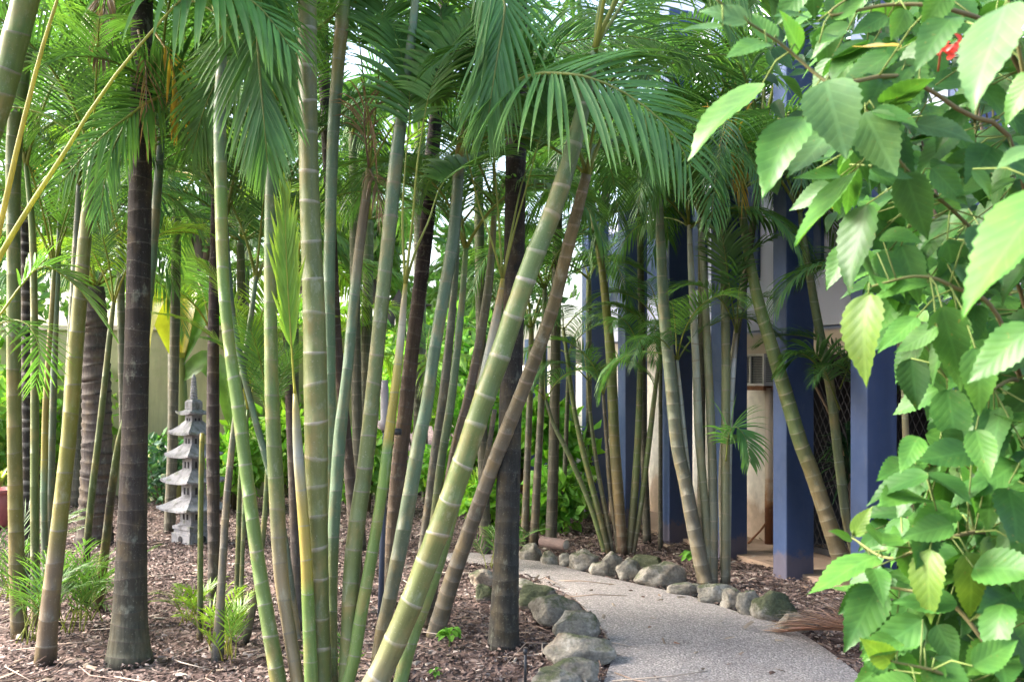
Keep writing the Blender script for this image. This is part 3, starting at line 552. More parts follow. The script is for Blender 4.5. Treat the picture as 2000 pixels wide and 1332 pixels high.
# ---- clump in front of the blue fins
for k, lb, pts, cols, gap, n, sc in [
 ('N1', 'large brown to blue green stem leaning left in front of the blue fins', [(1380, 1141, 32), (1359, 1050, 29), (1338, 940, 27), (1322, 862, 26), (1309, 730, 24), (1297, 610, 22), (1291, 490, 19), (1286, 370, 13), (1284, 300, 9)], ((0, BR), (.2, GB), (.4, (.165, .18, .12)), (.6, (.15, .2, .13)), (1, BG)), .11, 7, .9),
 ('N2', 'pale stem just right of the large left leaning one before the fins', [(1386, 1141, 17), (1378, 1000, 16), (1366, 862, 17), (1359, 700, 15), (1354, 610, 14), (1349, 510, 12), (1346, 440, 8)], ((0, GB), (.3, (.22, .23, .13)), (.7, PAL), (1, PAL)), .15, 5, .7),
 ('N3', 'greyish green stem with a whitish top in the middle of the clump before the fins', [(1393, 1142, 18), (1393, 1000, 18), (1390, 862, 17), (1382, 690, 16), (1376, 560, 14), (1371, 480, 12), (1369, 420, 8)], ((0, GB), (.3, (.2, .21, .15)), (.7, (.26, .29, .16)), (1, PAL)), .15, 5, .7),
 ('N4', 'tallest straight dark olive stem of the clump before the fins', [(1416, 1141, 18), (1417, 1000, 18), (1417, 860, 18), (1418, 700, 18), (1415, 560, 17), (1412, 450, 15), (1410, 360, 11)], ((0, GB), (.4, (.26, .28, .14)), (.7, (.14, .16, .08)), (1, DG)), .16, 7, .9),
 ('N5', 'whitish slim stem at the right side of the clump before the fins', [(1420, 1138, 13), (1422, 1000, 13), (1424, 880, 12), (1428, 780, 12), (1434, 700, 10), (1439, 650, 6)], ((0, DK2), (.15, (.25, .27, .19)), (.6, PAL), (.85, (.5, .52, .53)), (1, BR)), .14, 1, .4),
 ('N6', 'very thin white stem left of the pale stem before the fins', [(1374, 1137, 8), (1352, 990, 8), (1337, 850, 9), (1327, 750, 8), (1322, 700, 5)], ((0, GB), (.5, PAL), (1, PAL)), .14, 4, .5)]:
    stem(k, lb, pts, 7.1, 7.15, cols, gap, PRD, .004, 14 if k == 'N1' else 10, group=NG, var=('dark', 'mid', 'blue'), n=n+1, sc=sc*1.1, shapes=(1, 3, 5) if n == 7 else (0, 1, 3, 5))
# ---- leaning stems before the screen
stem('O1', 'thick brown footed cane leaning left across the nearest full blue fin', [(1668, 1150, 40), (1642, 1090, 35), (1612, 1000, 31), (1585, 920, 30), (1562, 860, 29), (1532, 760, 28), (1508, 680, 26), (1484, 600, 23), (1466, 520, 20), (1453, 440, 16), (1444, 370, 11)], 6.95, 7.0, ((0, BR), (.25, (.22, .17, .085)), (.38, (.14, .18, .07)), (.8, (.15, .22, .065)), (1, DG)), .11, (.36, .33, .22), .005, 16, group=OGp, var=('dark', 'mid', 'dark', 'mid'), n=9, sc=1.0, shapes=(1, 3, 5))
stem('O2', 'medium green cane leaning left in front of the black mesh screen', [(1692, 1146, 22), (1657, 1030, 19), (1641, 920, 19), (1622, 760, 19), (1601, 650, 18), (1585, 560, 16), (1570, 470, 13), (1562, 410, 9)], 7.03, 7.05, ((0, GB), (.3, (.17, .2, .1)), (1, DG)), .16, GR, .003, 12, group=OGp, var=('dark', 'mid'), n=7, sc=.9, shapes=(0, 1, 3))
stem('O3', 'thin straw coloured stem in front of the right hand blue fin', [(1736, 1152, 10), (1723, 1050, 9), (1714, 960, 8), (1704, 860, 7), (1694, 780, 5)], 6.92, 6.9, ((0, BR), (.5, (.36, .3, .15)), (1, LG)), .14, GR, .003, 8, group=OGp, var='dark', n=4, sc=.6, shapes=(0, 2, 1))
stem('O4', 'pale brown stem half hidden behind the hibiscus, right of the right hand blue fin', [(1792, 1190, 15), (1777, 1000, 14), (1769, 850, 13), (1765, 700, 12), (1764, 600, 9)], 6.4, 6.4, ((0, BR), (.5, (.3, .26, .16)), (1, OG)), .14, GR, .003, 10, group=OGp, var='dark', n=5, sc=.7, shapes=(0, 1, 3))
stem('O5', 'brown bare cane leaning steeply left in front of the black mesh screen', [(1712, 1110, 7), (1672, 960, 7), (1630, 830, 6), (1585, 740, 5), (1545, 670, 4)], 7.7, 7.6, ((0, BR), (1, (.22, .15, .1))), .2, BR, .003, 6, group=OGp)
# ---- fronds and petioles drawn one by one
hero('C3', [(573, 730, 4.42), (567, 640, 4.4), (560, 520, 4.38), (556, 385, 4.36)], .007, 30, .30, .026, 'lime', (.2, -1, 0), 'young folded frond', pet=.22, ang=(16, 3), vee=0, droop=.05, seg=4)
for p in ([(786, 430, 4.5), (792, 320, 4.5), (800, 180, 4.6), (770, 60, 4.8)], [(806, 430, 4.45), (818, 300, 4.4), (850, 150, 4.5), (930, 20, 4.8)], [(812, 490, 4.5), (838, 430, 4.5), (870, 350, 4.6), (950, 300, 4.9)]):
    hero('C8', p, .008, 34, .34, .03, 'mid', pet=.55, droop=.8)
for p in ([(960, 470, 4.7), (935, 400, 4.7), (908, 280, 4.6), (880, 120, 4.7), (860, 20, 5.0)], [(975, 440, 4.75), (965, 300, 4.7), (960, 160, 4.7), (985, 30, 4.9)], [(1005, 450, 4.7), (1030, 360, 4.65), (1060, 255, 4.6), (1110, 140, 4.8)], [(1002, 440, 4.8), (1022, 350, 4.9), (1045, 300, 5.0), (1085, 190, 5.3)]):
    hero('C11', p, .007, 34, .34, .03, 'mid', pet=.6, droop=.8)
for p in ([(718, 230, 4.9), (706, 120, 4.9), (690, 20, 5.0), (640, -60, 5.2)], [(733, 220, 4.8), (742, 120, 4.8), (752, 0, 4.9), (800, -80, 5.1)], [(745, 285, 4.8), (772, 240, 4.7), (810, 180, 4.8), (870, 190, 5.0)]):
    hero('C6', p, .007, 34, .34, .03, 'mid', pet=.5, droop=.9)
hero('C6', [(728, 345, 4.75), (738, 370, 4.7), (742, 430, 4.7)], .006, 18, .2, .012, 'dead', label='dry brown hanging fibres', pet=.1, ang=(40, 10), droop=2.2, seg=4, miss=.2)
hero('C6', [(712, 250, 4.75), (716, 200, 4.7), (728, 270, 4.7), (735, 330, 4.7)], .006, 20, .22, .012, 'dead', label='dry brown hanging fibres', pet=.1, ang=(40, 10), droop=2.2, seg=4, miss=.2)
# big arching frond over the bold leaning cane
hero('C9', [(935, 232, 4.85), (985, 172, 4.5), (1042, 146, 4.2), (1100, 144, 4.05), (1152, 152, 4.0), (1212, 177, 3.98), (1270, 216, 3.96), (1316, 264, 3.95), (1348, 322, 3.95)], .011, 46, .56, .027, 'blue', (.1, -.93, .36), pet=.2, ang=(74, 26), vee=-4, droop=.95, seg=9)
hero('C9', [(915, 215, 5.2), (950, 150, 5.3), (1010, 110, 5.3), (1100, 85, 5.2), (1200, 70, 5.1), (1300, 85, 5.0), (1390, 130, 4.9)], .010, 50, .46, .020, 'mid', (0, -.85, .5), pet=.25, ang=(60, 22), vee=10, droop=.9, seg=7)
# hanging frond left of it
hero('C7', [(870, -120, 4.6), (940, -90, 4.4), (985, 0, 4.25), (975, 90, 4.2), (962, 170, 4.2), (952, 240, 4.22)], .011, 44, .50, .021, 'blue', (.1, -1, .1), pet=.35, ang=(34, 14), vee=-6, droop=.7, seg=8)
# fronds along the top edge
hero('C10', [(1185, 40, 4.2), (1230, -50, 4.2), (1310, -70, 4.2), (1400, -50, 4.1), (1480, 10, 4.0)], .011, 32, .44, .026, 'mid', (0, -.5, .9), pet=.25, ang=(62, 22), vee=0, droop=1.3, seg=7)
hero('C10', [(1190, 50, 4.5), (1250, -30, 4.7), (1330, -25, 4.8), (1400, 20, 4.8), (1450, 90, 4.8)], .011, 46, .44, .02, 'mid', (0, -.5, .9), pet=.2, ang=(62, 22), vee=0, droop=1.2, seg=7)
hero('C10', [(1170, 20, 4.6), (1200, -80, 4.9), (1290, -110, 5.2), (1380, -60, 5.4), (1440, 10, 5.4)], .011, 46, .46, .02, 'mid', (0, -.6, .8), pet=.2, ang=(62, 22), vee=0, droop=1.4, seg=7)
# two big hanging fronds, upper left
hero('C4', [(540, -210, 4.4), (420, -150, 4.15), (330, -70, 4.0), (390, -30, 3.95), (440, -22, 3.9), (492, 2, 3.88), (530, 40, 3.88), (566, 92, 3.9)], .012, 32, .50, .031, 'blue', (.35, -.75, .6), pet=.36, ang=(80, 28), vee=0, droop=1.15, seg=8)
hero('C4', [(560, -150, 4.3), (520, -60, 4.2), (503, 60, 4.15), (508, 150, 4.15), (516, 240, 4.15), (522, 318, 4.2)], .012, 60, .48, .022, 'blue', (0, -1, .15), pet=.3, ang=(42, 14), vee=-8, droop=.6, seg=8)
hero('C5', [(620, -60, 4.9), (500, 60, 4.9), (440, 130, 4.9), (400, 210, 4.9), (375, 300, 4.95)], .010, 48, .40, .018, 'mid', (.4, -.7, .5), pet=.3, ang=(45, 18), vee=0, droop=.8, seg=7)
# long yellow petioles at the left edge
hero('L7', [(-60, 620, 4.0), (0, 500, 3.95), (60, 400, 3.92), (120, 308, 3.9), (200, 182, 3.88), (300, 58, 3.85), (420, -60, 3.9), (560, -100, 4.0)], .014, 20, .4, .035, 'blue', rcol=(.42, .40, .09), att=False, pet=.74, droop=1.0)
hero('L7', [(-30, 560, 3.8), (0, 440, 3.78), (38, 270, 3.75), (78, 110, 3.72), (112, 0, 3.7), (150, -110, 3.7), (220, -180, 3.7)], .014, 16, .4, .035, 'blue', rcol=(.42, .36, .09), att=False, pet=.72, droop=1.0)
hero('L3', [(-30, 640, 4.6), (0, 615, 4.6), (40, 560, 4.6), (85, 520, 4.65), (150, 560, 4.7), (210, 640, 4.75)], .008, 30, .3, .022, 'mid', rcol=(.36, .36, .08), att=False, pet=.3, droop=.5)
hero('L4', [(-20, 640, 5.2), (25, 625, 5.1), (60, 640, 5.05), (78, 690, 5.0), (70, 750, 5.0)], .006, 24, .28, .016, 'mid', (1, -.4, .3), att=False, pet=.12, ang=(72, 30), vee=0, droop=.3, seg=5)
# frond in front of the tall dark brown trunk
hero('L13', [(330, 190, 5.2), (290, 200, 5.0), (245, 232, 4.9), (205, 262, 4.85), (160, 308, 4.82), (118, 358, 4.82)], .010, 46, .42, .018, 'mid', (.5, -.6, .6), pet=.16, ang=(66, 24), vee=6, droop=1.0, seg=7)
hero('L13', [(320, 190, 5.4), (270, 210, 5.1), (225, 280, 5.0), (205, 350, 5.0), (195, 420, 5.0)], .010, 46, .38, .018, 'blue', (.2, -1, .2), pet=.2, ang=(44, 16), vee=0, droop=.7, seg=7)
hero('D1', [(300, 60, 5.1), (330, 110, 5.0), (345, 180, 5.0), (348, 250, 5.0)], .008, 18, .30, .024, 'yellow', (1, -.5, .2), att=False, label='yellowed hanging frond', pet=.2, ang=(40, 14), droop=1.4, seg=5, miss=.45)
hero('D1', [(270, 60, 5.05), (285, 130, 4.95), (286, 210, 4.95), (292, 290, 4.95)], .006, 16, .26, .010, 'dead', (1, -.5, .2), att=False, label='dry grey hanging fibres', pet=.1, ang=(40, 10), droop=1.6, seg=5, miss=.3)
hero('D1', [(215, -60, 5.0), (205, 0, 4.9), (200, 60, 4.9), (198, 110, 4.9)], .006, 22, .3, .014, 'dead', (0, -1, .2), att=False, label='dry brown hanging frond', pet=.1, ang=(30, 8), droop=1.6, seg=5, miss=.2)
hero('O1', [(1440, 300, 6.6), (1428, 240, 6.5), (1432, 270, 6.4), (1442, 330, 6.4), (1450, 390, 6.4)], .007, 20, .36, .016, 'yellow', (0, -1, .2), label='orange yellow dying frond', pet=.25, ang=(30, 10), droop=1.4, seg=5, miss=.2)
hero('N4', [(1400, 300, 6.7), (1385, 240, 6.5), (1400, 230, 6.4), (1412, 290, 6.4)], .006, 16, .34, .010, 'dead', (0, -1, .2), label='dry grey hanging fibres', pet=.2, ang=(30, 10), droop=1.6, seg=5, miss=.3)
for p in ([(1425, 560, 7.0), (1412, 470, 6.9), (1400, 420, 6.9)], [(1444, 560, 7.0), (1462, 500, 7.0), (1500, 470, 7.0)]):
    hero('N5', p, .006, 24, .3, .024, 'dark', pet=.4, droop=.9)
hero('N4', [(1418, 900, 6.9), (1424, 845, 6.8), (1440, 835, 6.7), (1458, 860, 6.65), (1464, 900, 6.65)], .006, 26, .28, .022, 'blue', (0, -.6, .7), att=False, pet=.2, droop=1.0)
hero('O2', [(1595, 712, 6.9), (1570, 692, 6.8), (1545, 692, 6.75), (1524, 712, 6.75)], .006, 26, .16, .016, 'mid', att=False, pet=.15, droop=1.0)
hero('O2', [(1640, 800, 6.9), (1600, 700, 6.8), (1570, 690, 6.8), (1530, 720, 6.8)], .006, 26, .34, .022, 'dark', att=False, pet=.3, droop=1.0)
hero('O2', [(1640, 760, 7.0), (1670, 690, 7.0), (1700, 690, 7.0), (1730, 740, 7.0)], .006, 26, .34, .022, 'dark', att=False, pet=.3, droop=1.0)
# ------------------------------------------------------------------ palms, trees and shrubs at the back
BGP = [  # px, d, crown row, trunk width, variant(s), fronds, scale, label
 (60, 9.0, 250, 26, ('dark', 'mid'), 10, 1.35, 'dark crowned palm at the back, above the olive canes of the left clump'),
 (150, 11.5, 120, 26, ('dark', 'mid'), 10, 1.6, 'high crowned palm at the back, above the stout grey weathered trunk'),
 (235, 8.2, 470, 16, ('dark', 'mid', 'lime'), 9, 1.0, 'low palm with arching fronds between the stout grey trunk and the tall dark brown trunk'),
 (345, 9.6, 400, 20, ('dark', 'mid', 'dark', 'yellow'), 11, 1.25, 'palm whose dark fronds comb the light right of the tall dark brown trunk'),
 (340, 12.0, 180, 24, ('dark', 'mid'), 10, 1.7, 'high palm at the back, straight above the stone pagoda'),
 (470, 9.2, 470, 18, ('mid', 'dark', 'lime'), 10, 1.1, 'palm with low fronds just behind the lime leaning cane'),
 (480, 12.5, 260, 24, ('dark', 'mid'), 10, 1.6, 'high palm at the back, behind the big hanging fronds'),
 (575, 10.2, 540, 18, ('mid', 'lime'), 9, 1.05, 'light green low palm behind the yellow striped cane'),
 (690, 8.6, 260, 20, ('dark', 'mid'), 10, 1.25, 'palm with combed dark fronds behind the blue green canes of the middle clump'),
 (720, 11.5, 430, 22, ('dark', 'mid', 'lime'), 10, 1.4, 'mid height palm at the back, behind the broad olive cane'),
 (820, 12.8, 200, 24, ('dark', 'mid'), 10, 1.7, 'high palm at the back, behind the black leaning trunk'),
 (935, 8.3, 330, 20, ('dark',), 11, 1.3, 'dark palm with a ladder of leaflets behind the four long petioles'),
 (1090, 8.8, 300, 20, ('dark', 'mid'), 10, 1.2, 'dark palm behind the top of the slender brown cane'),
 (1150, 10.4, 540, 12, ('mid', 'blue'), 8, .95, 'dusky palm before the far blue fins'),
 (1250, 9.0, 400, 14, ('mid', 'dark', 'blue'), 13, 1.2, 'dusky palm with a full crown before the blue fins, under the big arching frond'),
 (1230, 12.0, 170, 22, ('dark', 'mid'), 10, 1.7, 'high palm behind the big arching frond'),
 (1370, 8.4, 340, 15, ('dark', 'mid', 'blue'), 14, 1.2, 'palm with a dark crown above the stems before the fins'),
 (1490, 7.7, 270, 14, ('dark', 'mid', 'blue'), 13, 1.25, 'palm standing dark against the pale upper wall, behind the hibiscus twigs'),
 (1110, 9.6, 690, 9, ('blue', 'mid'), 7, .6, 'small blue green palm at the foot of the far blue fins'),
 (1290, 8.6, 640, 8, ('mid', 'blue'), 7, .6, 'small dusky palm between the slim clump and the blue fins'),
 (410, 11.0, 640, 12, ('lime', 'mid'), 9, 1.0, 'lime palm spraying fronds above the top of the pagoda'),
 (640, 12.0, 700, 14, ('lime',), 9, 1.0, 'lime young palm behind the foot of the middle clump'),
 (830, 11.8, 720, 12, ('lime', 'mid'), 9, 1.0, 'lime young palm glowing behind the dusty blue green cane'),
 (20, 11.0, 620, 14, ('lime', 'mid'), 9, 1.0, 'lime young palm at the far left behind the banded black trunk'),
 (1640, 9.5, 60, 22, ('dark', 'mid'), 10, 1.3, 'high palm behind the hibiscus flower'),
]
for i, (px, d, cy, tw, var, n, sc, lb) in enumerate(BGP):
    gy = HOR+H*F/d
    lean = (i % 3-1)*14 if px != 1490 else -76
    stem('B%d' % i, lb, [(px+lean, gy, tw*1.15), (px+(lean*.5 if px != 1490 else lean*.97), (gy*2+cy)/3, tw), (px, cy+40, tw*.9), (px, cy, tw*.6)], d, d, ((0, GB), (.5, (.16, .16, .115)), (1, DG)), .12, PRD, .005, 10, 'garden_palm', BGp, True, var, n-3, sc, (0, 1, 3, 5), cat='palm')
def leafquads(rng, cen, rad, n, size, col, jit=.35, asp=.5, shell=.45):
    """n small bent leaves through an ellipsoid"""
    u = rng.normal(size=(n, 3)); u /= np.linalg.norm(u, axis=1)[:, None]
    r = (shell+(1-shell)*rng.random(n))**.6
    p = cen+u*r[:, None]*rad
    d = rng.normal(size=(n, 3))+u*.7+V(0, 0, -.35); d /= np.linalg.norm(d, axis=1)[:, None]
    w = np.cross(d, rng.normal(size=(n, 3))); w /= np.linalg.norm(w, axis=1)[:, None]
    nn = np.cross(d, w)
    s = size*(.6+.8*rng.random(n))[:, None]
    v = np.stack([p, p+d*s*.45+w*s*asp*.5+nn*s*.08, p+d*s, p+d*s*.45-w*s*asp*.5+nn*s*.08], 1).reshape(-1, 3)
    c = V(*col)*(1+jit*(rng.random((n, 1))*2-1))*(1+.15*(rng.random((n, 3))*2-1))
    return v, np.repeat(c, 4, 0)
def leafblob(mb, rng, blobs, n, size, col, asp=.5):
    for (c, r) in blobs:
        v, cc = leafquads(rng, V(*c), V(*r), n, size, V(*col)*rng.uniform(.75, 1.25), asp=asp)
        m = len(v)//4
        mb.add(v, [(4*i, 4*i+1, 4*i+2, 4*i+3) for i in range(m)], cc)
TREES = [  # px, d, top z, crown radius, colour, label
 (-150, 22, 8.0, 3.0, (.045, .10, .025), 'broad leaved tree at the far left beyond the garden'),
 (180, 21, 10, 3.3, (.05, .115, .03), 'tall broad leaved tree beyond the olive wall, left of the tall dark brown trunk'),
 (390, 19, 8.6, 2.9, (.06, .125, .03), 'broad leaved tree beyond the olive wall, above the pagoda'),
 (600, 23, 8.5, 3.0, (.05, .11, .03), 'tall tree seen between the canes of the middle clump'),
 (760, 19, 5.2, 1.9, (.09, .17, .03), 'light green tree behind the broad olive cane'),
 (930, 24, 5.6, 2.2, (.05, .12, .03), 'tree beyond the path, behind the straight dark trunk'),
 (1180, 26, 11.5, 3.4, (.05, .12, .035), 'tall tree rising over the building behind the big arching frond'),
 (1480, 22, 12.0, 3.2, (.05, .12, .03), 'tree top above the building, behind the hibiscus'),
 (1760, 20, 11.5, 3.6, (.05, .12, .03), 'dense tree top above the building at the right'),
]
for i, (px, d, tz, cr, col, lb) in enumerate(TREES):
    rng = np.random.default_rng(50+i)
    b = P(px, 740, d); b[2] = 0
    root = empty('broadleaf_tree', tuple(b), lb, 'tree', 'trees beyond the garden')
    mb = MB(); top = b+V(.3, 0, tz-cr)
    tube(mb, [b, b+V(.1, 0, tz*.3), b+V(-.05, 0, tz*.5), top], [.22, .17, .14, .07], (.09, .07, .055), 9)
    blobs = []
    for k in range(13):
        a = rng.uniform(0, 6.28); h = rng.uniform(-1, 1)
        c = b+V(math.cos(a)*cr*rng.uniform(.3, .95)*(1-.3*abs(h)), math.sin(a)*cr*.8*rng.uniform(.2, .9), tz-cr*1.1+h*cr*1.0)
        q = rng.uniform(.28, .46)*cr
        blobs.append((c, (q, q, q*.75)))
        tube(mb, [b+V(0, 0, tz*.4), (b+V(0, 0, tz*.5)+c)/2+V(0, 0, .2), c], [.07, .05, .02], (.09, .07, .055), 5)
    mb.build('trunk', M['bark'], root)
    mc = MB(); leafblob(mc, rng, blobs, 190, .27, V(*col)*1.5)
    mc.build('crown', M['bgleaf'], root, smooth=False)
SHR = [  # px, d, w, h, colour, leaf, label
 (315, 12.0, .55, .75, (.05, .13, .03), .11, 'dark green shrub by the olive wall left of the pagoda'),
 (455, 11.2, .6, .9, (.11, .23, .03), .16, 'bright shrub right of the pagoda behind the thin purple brown trunk'),
 (545, 12.5, .8, 1.3, (.13, .25, .035), .18, 'bright shrub behind the tan based cane'),
 (500, 15.0, 1.2, 2.2, (.12, .24, .03), .2, 'tall sunny shrub behind the lime leaning cane'),
 (680, 13.5, .9, 1.8, (.14, .26, .03), .17, 'sunny shrub between the thickest cane and the broad olive cane'),
 (720, 11.0, .6, .8, (.09, .2, .03), .14, 'leafy shrub low behind the broad olive cane'),
 (820, 14.5, 1.0, 2.2, (.15, .28, .04), .17, 'tall sunny shrub behind the brown ringed lower half of the black trunk'),
 (870, 11.0, .5, .7, (.11, .23, .03), .13, 'low leafy shrub behind the two close slim stems'),
 (930, 12.5, .7, 1.5, (.10, .23, .03), .17, 'green shrub beyond the path left of the straight dark trunk'),
 (965, 9.9, .5, .45, (.12, .24, .03), .13, 'low bright shrub beside the far end of the path'),
 (1075, 10.4, .45, 1.55, (.09, .22, .025), .22, 'broad leaved shrub with big fresh leaves right of the straight dark trunk'),
 (1085, 9.6, .38, .5, (.08, .19, .03), .15, 'low green shrub at the mulch edge behind the first border rocks'),
 (60, 12.5, 1.1, 1.9, (.13, .25, .03), .17, 'sunny shrub behind the left clump'),
 (-40, 11.5, .8, 1.5, (.12, .22, .04), .17, 'yellow green shrub at the left border of the garden'),
 (610, 17.0, 1.6, 3.0, (.12, .24, .03), .22, 'large sunny bush far behind the thickest cane'),
 (900, 17.5, 1.5, 3.2, (.10, .21, .03), .22, 'large bush far behind the purplish brown stem'),
 (380, 14.0, .9, 2.6, (.11, .22, .03), .35, 'tall big leaved plant behind the top of the pagoda'),
 (1020, 13.0, .6, 1.9, (.08, .19, .03), .18, 'shrub hidden behind the straight dark trunk'),
]
for i, (px, d, w, h, col, ls, lb) in enumerate(SHR):
    rng = np.random.default_rng(90+i)
    b = P(px, 740, d); b[2] = 0
    root = empty('leafy_shrub', tuple(b), lb, 'shrub', 'shrubs at the back')
    mb = MB(); mc = MB(); blobs = []
    for k in range(8):
        a = rng.uniform(0, 6.28)
        c = b+V(math.cos(a)*w*.6*rng.random(), math.sin(a)*w*.5*rng.random(), h*rng.uniform(.3, .85))
        q = w*rng.uniform(.35, .6); blobs.append((c, (q, q, min(q, h*.3))))
        tube(mb, [b+V(.03*math.cos(a), .03*math.sin(a), 0), (b+c)/2+V(0, 0, h*.08), c], [.014, .011, .006], (.10, .085, .05), 5)
    mb.build('branches', M['bark'], root)
    leafblob(mc, rng, blobs, int(90*min(2.6, (w/.6)**1.2)), ls, V(*col)*1.75, .55)
    mc.build('foliage', M['bgleaf'], root, smooth=False)
# white flowered bush by the pagoda
rng = np.random.default_rng(7); b = G(318, 1000); b[1] += .0
root = empty('flowering_shrub', tuple(b), 'bluish shrub with white flowers left of the pagoda', 'shrub')
mb = MB(); mc = MB(); mf = MB(); blobs = []
for k in range(8):
    c = b+V(rng.uniform(-.25, .3), rng.uniform(-.15, .15), rng.uniform(.25, .75)); blobs.append((c, (.17, .15, .13)))
    tube(mb, [b, (b+c)/2, c], [.012, .009, .005], (.10, .085, .05), 5)
    v, cc = leafquads(rng, c, V(.17, .15, .14), 5, .06, (.75, .75, .72), .1, .8)
    mf.add(v, [(4*q, 4*q+1, 4*q+2, 4*q+3) for q in range(5)], cc)
mb.build('branches', M['bark'], root); leafblob(mc, rng, blobs, 70, .10, (.06, .15, .08)); mc.build('foliage', M['bgleaf'], root, smooth=False)
mf.build('blossoms', M['bgleaf'], root, smooth=False)
# big yellow and green banana leaves
def blade(mb, path, wid, col, col2, seg=14, fold=.35, up=(0, -1, .4)):
    c = catmull(path, seg+1); T = np.gradient(c, axis=0); T /= np.linalg.norm(T, axis=1)[:, None]
    v, cc = [], []
    for i in range(seg+1):
        f = i/seg; w = wid*math.sin(math.pi*min(1, f*.93+.05))**.6*.5
        u = nrm(V(*up)-T[i]*np.dot(V(*up), T[i])); s = np.cross(T[i], u)
        cl = V(*col)*(1-f)+V(*col2)*f
        v += [c[i]+s*w+u*w*fold, c[i]+s*w*.5+u*w*fold*.4, c[i], c[i]-s*w*.5+u*w*fold*.4, c[i]-s*w+u*w*fold]
        cc += [cl, cl*.9, cl*1.3, cl*.9, cl]
    mb.add(v, [(i*5+k, i*5+k+1, i*5+6+k, i*5+5+k) for i in range(seg) for k in range(4)], np.array(cc))
b = P(352, 740, 11.6); b[2] = 0
root = empty('banana_plant', tuple(b), 'banana plant with one yellow drooping leaf, behind the pagoda top', 'banana plant')
mb = MB(); tube(mb, [b, b+V(.02, 0, .9), b+V(0, 0, 1.75)], [.11, .09, .06], (.22, .24, .09), 10); mb.build('trunk', M['cane'], root)
t0 = b+V(0, 0, 1.7)
for (pth, w, c1, c2) in [
    ([(0, 0, 0), (-.12, -.1, .5), (-.2, -.3, .75), (-.28, -.5, .3), (-.22, -.55, -.15)], .36, (.30, .36, .04), (.5, .44, .05)),
    ([(0, 0, 0), (.08, -.05, .5), (.16, -.2, .75), (.2, -.42, .5), (.2, -.5, .1)], .26, (.36, .34, .04), (.42, .34, .04)),
    ([(0, 0, 0), (.2, .0, .5), (.5, -.1, .8), (.8, -.2, .5)], .34, (.10, .24, .04), (.12, .25, .04)),
    ([(0, 0, 0), (-.2, .1, .6), (-.55, .1, 1.0), (-1.0, 0, .9)], .36, (.12, .26, .04), (.14, .27, .04)),
    ([(0, 0, 0), (.02, .1, .7), (.0, .1, 1.3), (-.1, .0, 1.7)], .34, (.11, .25, .04), (.2, .3, .04)),
    ([(0, 0, -.2), (.35, -.1, .0), (.62, -.2, -.3), (.7, -.25, -.8)], .3, (.11, .22, .05), (.13, .24, .05))]:
    q = MB(); blade(q, [t0+V(*p) for p in pth], w, c1, c2); o = q.build('leaf', M['frond'], root)
    if c1[0] > .25: o['label'] = 'yellowing drooping leaf'
# ------------------------------------------------------------------ small plants on the ground
SHO = [  # px, py, n, length px, colour, label
 (60, 1255, 14, 250, 'mid', 'bushy yellow green sucker at the front of the left clump'),
 (20, 1170, 10, 210, 'mid', 'fine leaved sucker at the picture border, below the blotched olive cane'),
 (175, 1215, 12, 190, 'mid', 'sucker between the thick olive yellow cane and the tall dark brown trunk'),
 (135, 1235, 8, 170, 'mid', 'short sucker against the foot of the thick olive yellow cane'),
 (375, 1215, 12, 110, 'lime', 'grassy tuft left of the cut green stump'),
 (440, 1285, 10, 130, 'lime', 'grassy sucker right of the slim dark footed stem'),
 (405, 1255, 8, 130, 'lime', 'grassy sprout between the cut green stump and the slim dark footed stem'),
 (655, 1335, 6, 120, 'mid', 'small comb leaved sprout between the feet of the middle clump'),
 (965, 1110, 9, 120, 'mid', 'fern like sprout behind the foot of the slender brown cane'),
]
for i, (px, py, n, lp, var, lb) in enumerate(SHO):
    b = G(px, py); d = b[1]; rnd = random.Random(i*7+1)
    col, tip, rc = FC[var]; L = lp/F*d
    root = empty('palm_sucker', tuple(b), lb, 'palm shoot', 'young shoots on the ground')
    for k in range(n):
        az = rnd.uniform(0, 6.28); e0 = rnd.uniform(62, 88); e1 = e0-rnd.uniform(30, 85); mb = MB()
        pp = arc_path(L*rnd.uniform(.6, 1.1), e0, e1, rnd.uniform(-.3, .3))
        cs, sn = math.cos(az), math.sin(az)
        pp = np.column_stack([pp[:, 0]*cs-pp[:, 1]*sn, pp[:, 0]*sn+pp[:, 1]*cs, pp[:, 2]])+b+V(rnd.uniform(-.08, .08), rnd.uniform(-.08, .08), 0)
        frond(mb, pp, .004, 9, L*.34, .010, V(*col)*rnd.uniform(.7, 1.1), tip, rc, .3, (50, 14), 18, .7, 4, False, seed=i*50+k)
        mb.build('frond', M['frond'], root)
LP = [(878, 1262, 'small bright broad leaved seedling at the foot of the slender brown cane'), (850, 1326, 'tiny green seedling at the bottom edge of the picture'), (1355, 1108, 'small upright weed between the large rock and the leaning stem'), (1000, 1068, 'leafy green plant hiding the far path edge left of the straight dark trunk')]
for i, (px, py, lb) in enumerate(LP):
    b = G(px, py); rnd = random.Random(i); mb = MB(); ms = MB()
    root = empty('seedling', tuple(b), lb, 'small plant', 'seedlings in the mulch')
    big = (.13, .07, .2, .22)[i]
    for k in range((9, 6, 7, 16)[i]):
        az = rnd.uniform(0, 6.28); h = rnd.uniform(.4, 1)*big*.7
        q = b+V(0, 0, h); e = b+V(math.cos(az)*big*.6, math.sin(az)*big*.6, h*.9)
        ms_p = [b, q]; tube(ms, ms_p, [.004, .003], (.15, .25, .05), 5)
        blade(mb, [q, (q+e)/2+V(0, 0, big*.16), e], big*.36, (.10, .27, .035), (.13, .30, .04), 6, .3, (0, 0, 1))
    ms.build('stalk', M['vcol'], root); mb.build('foliage', M['frond'], root)
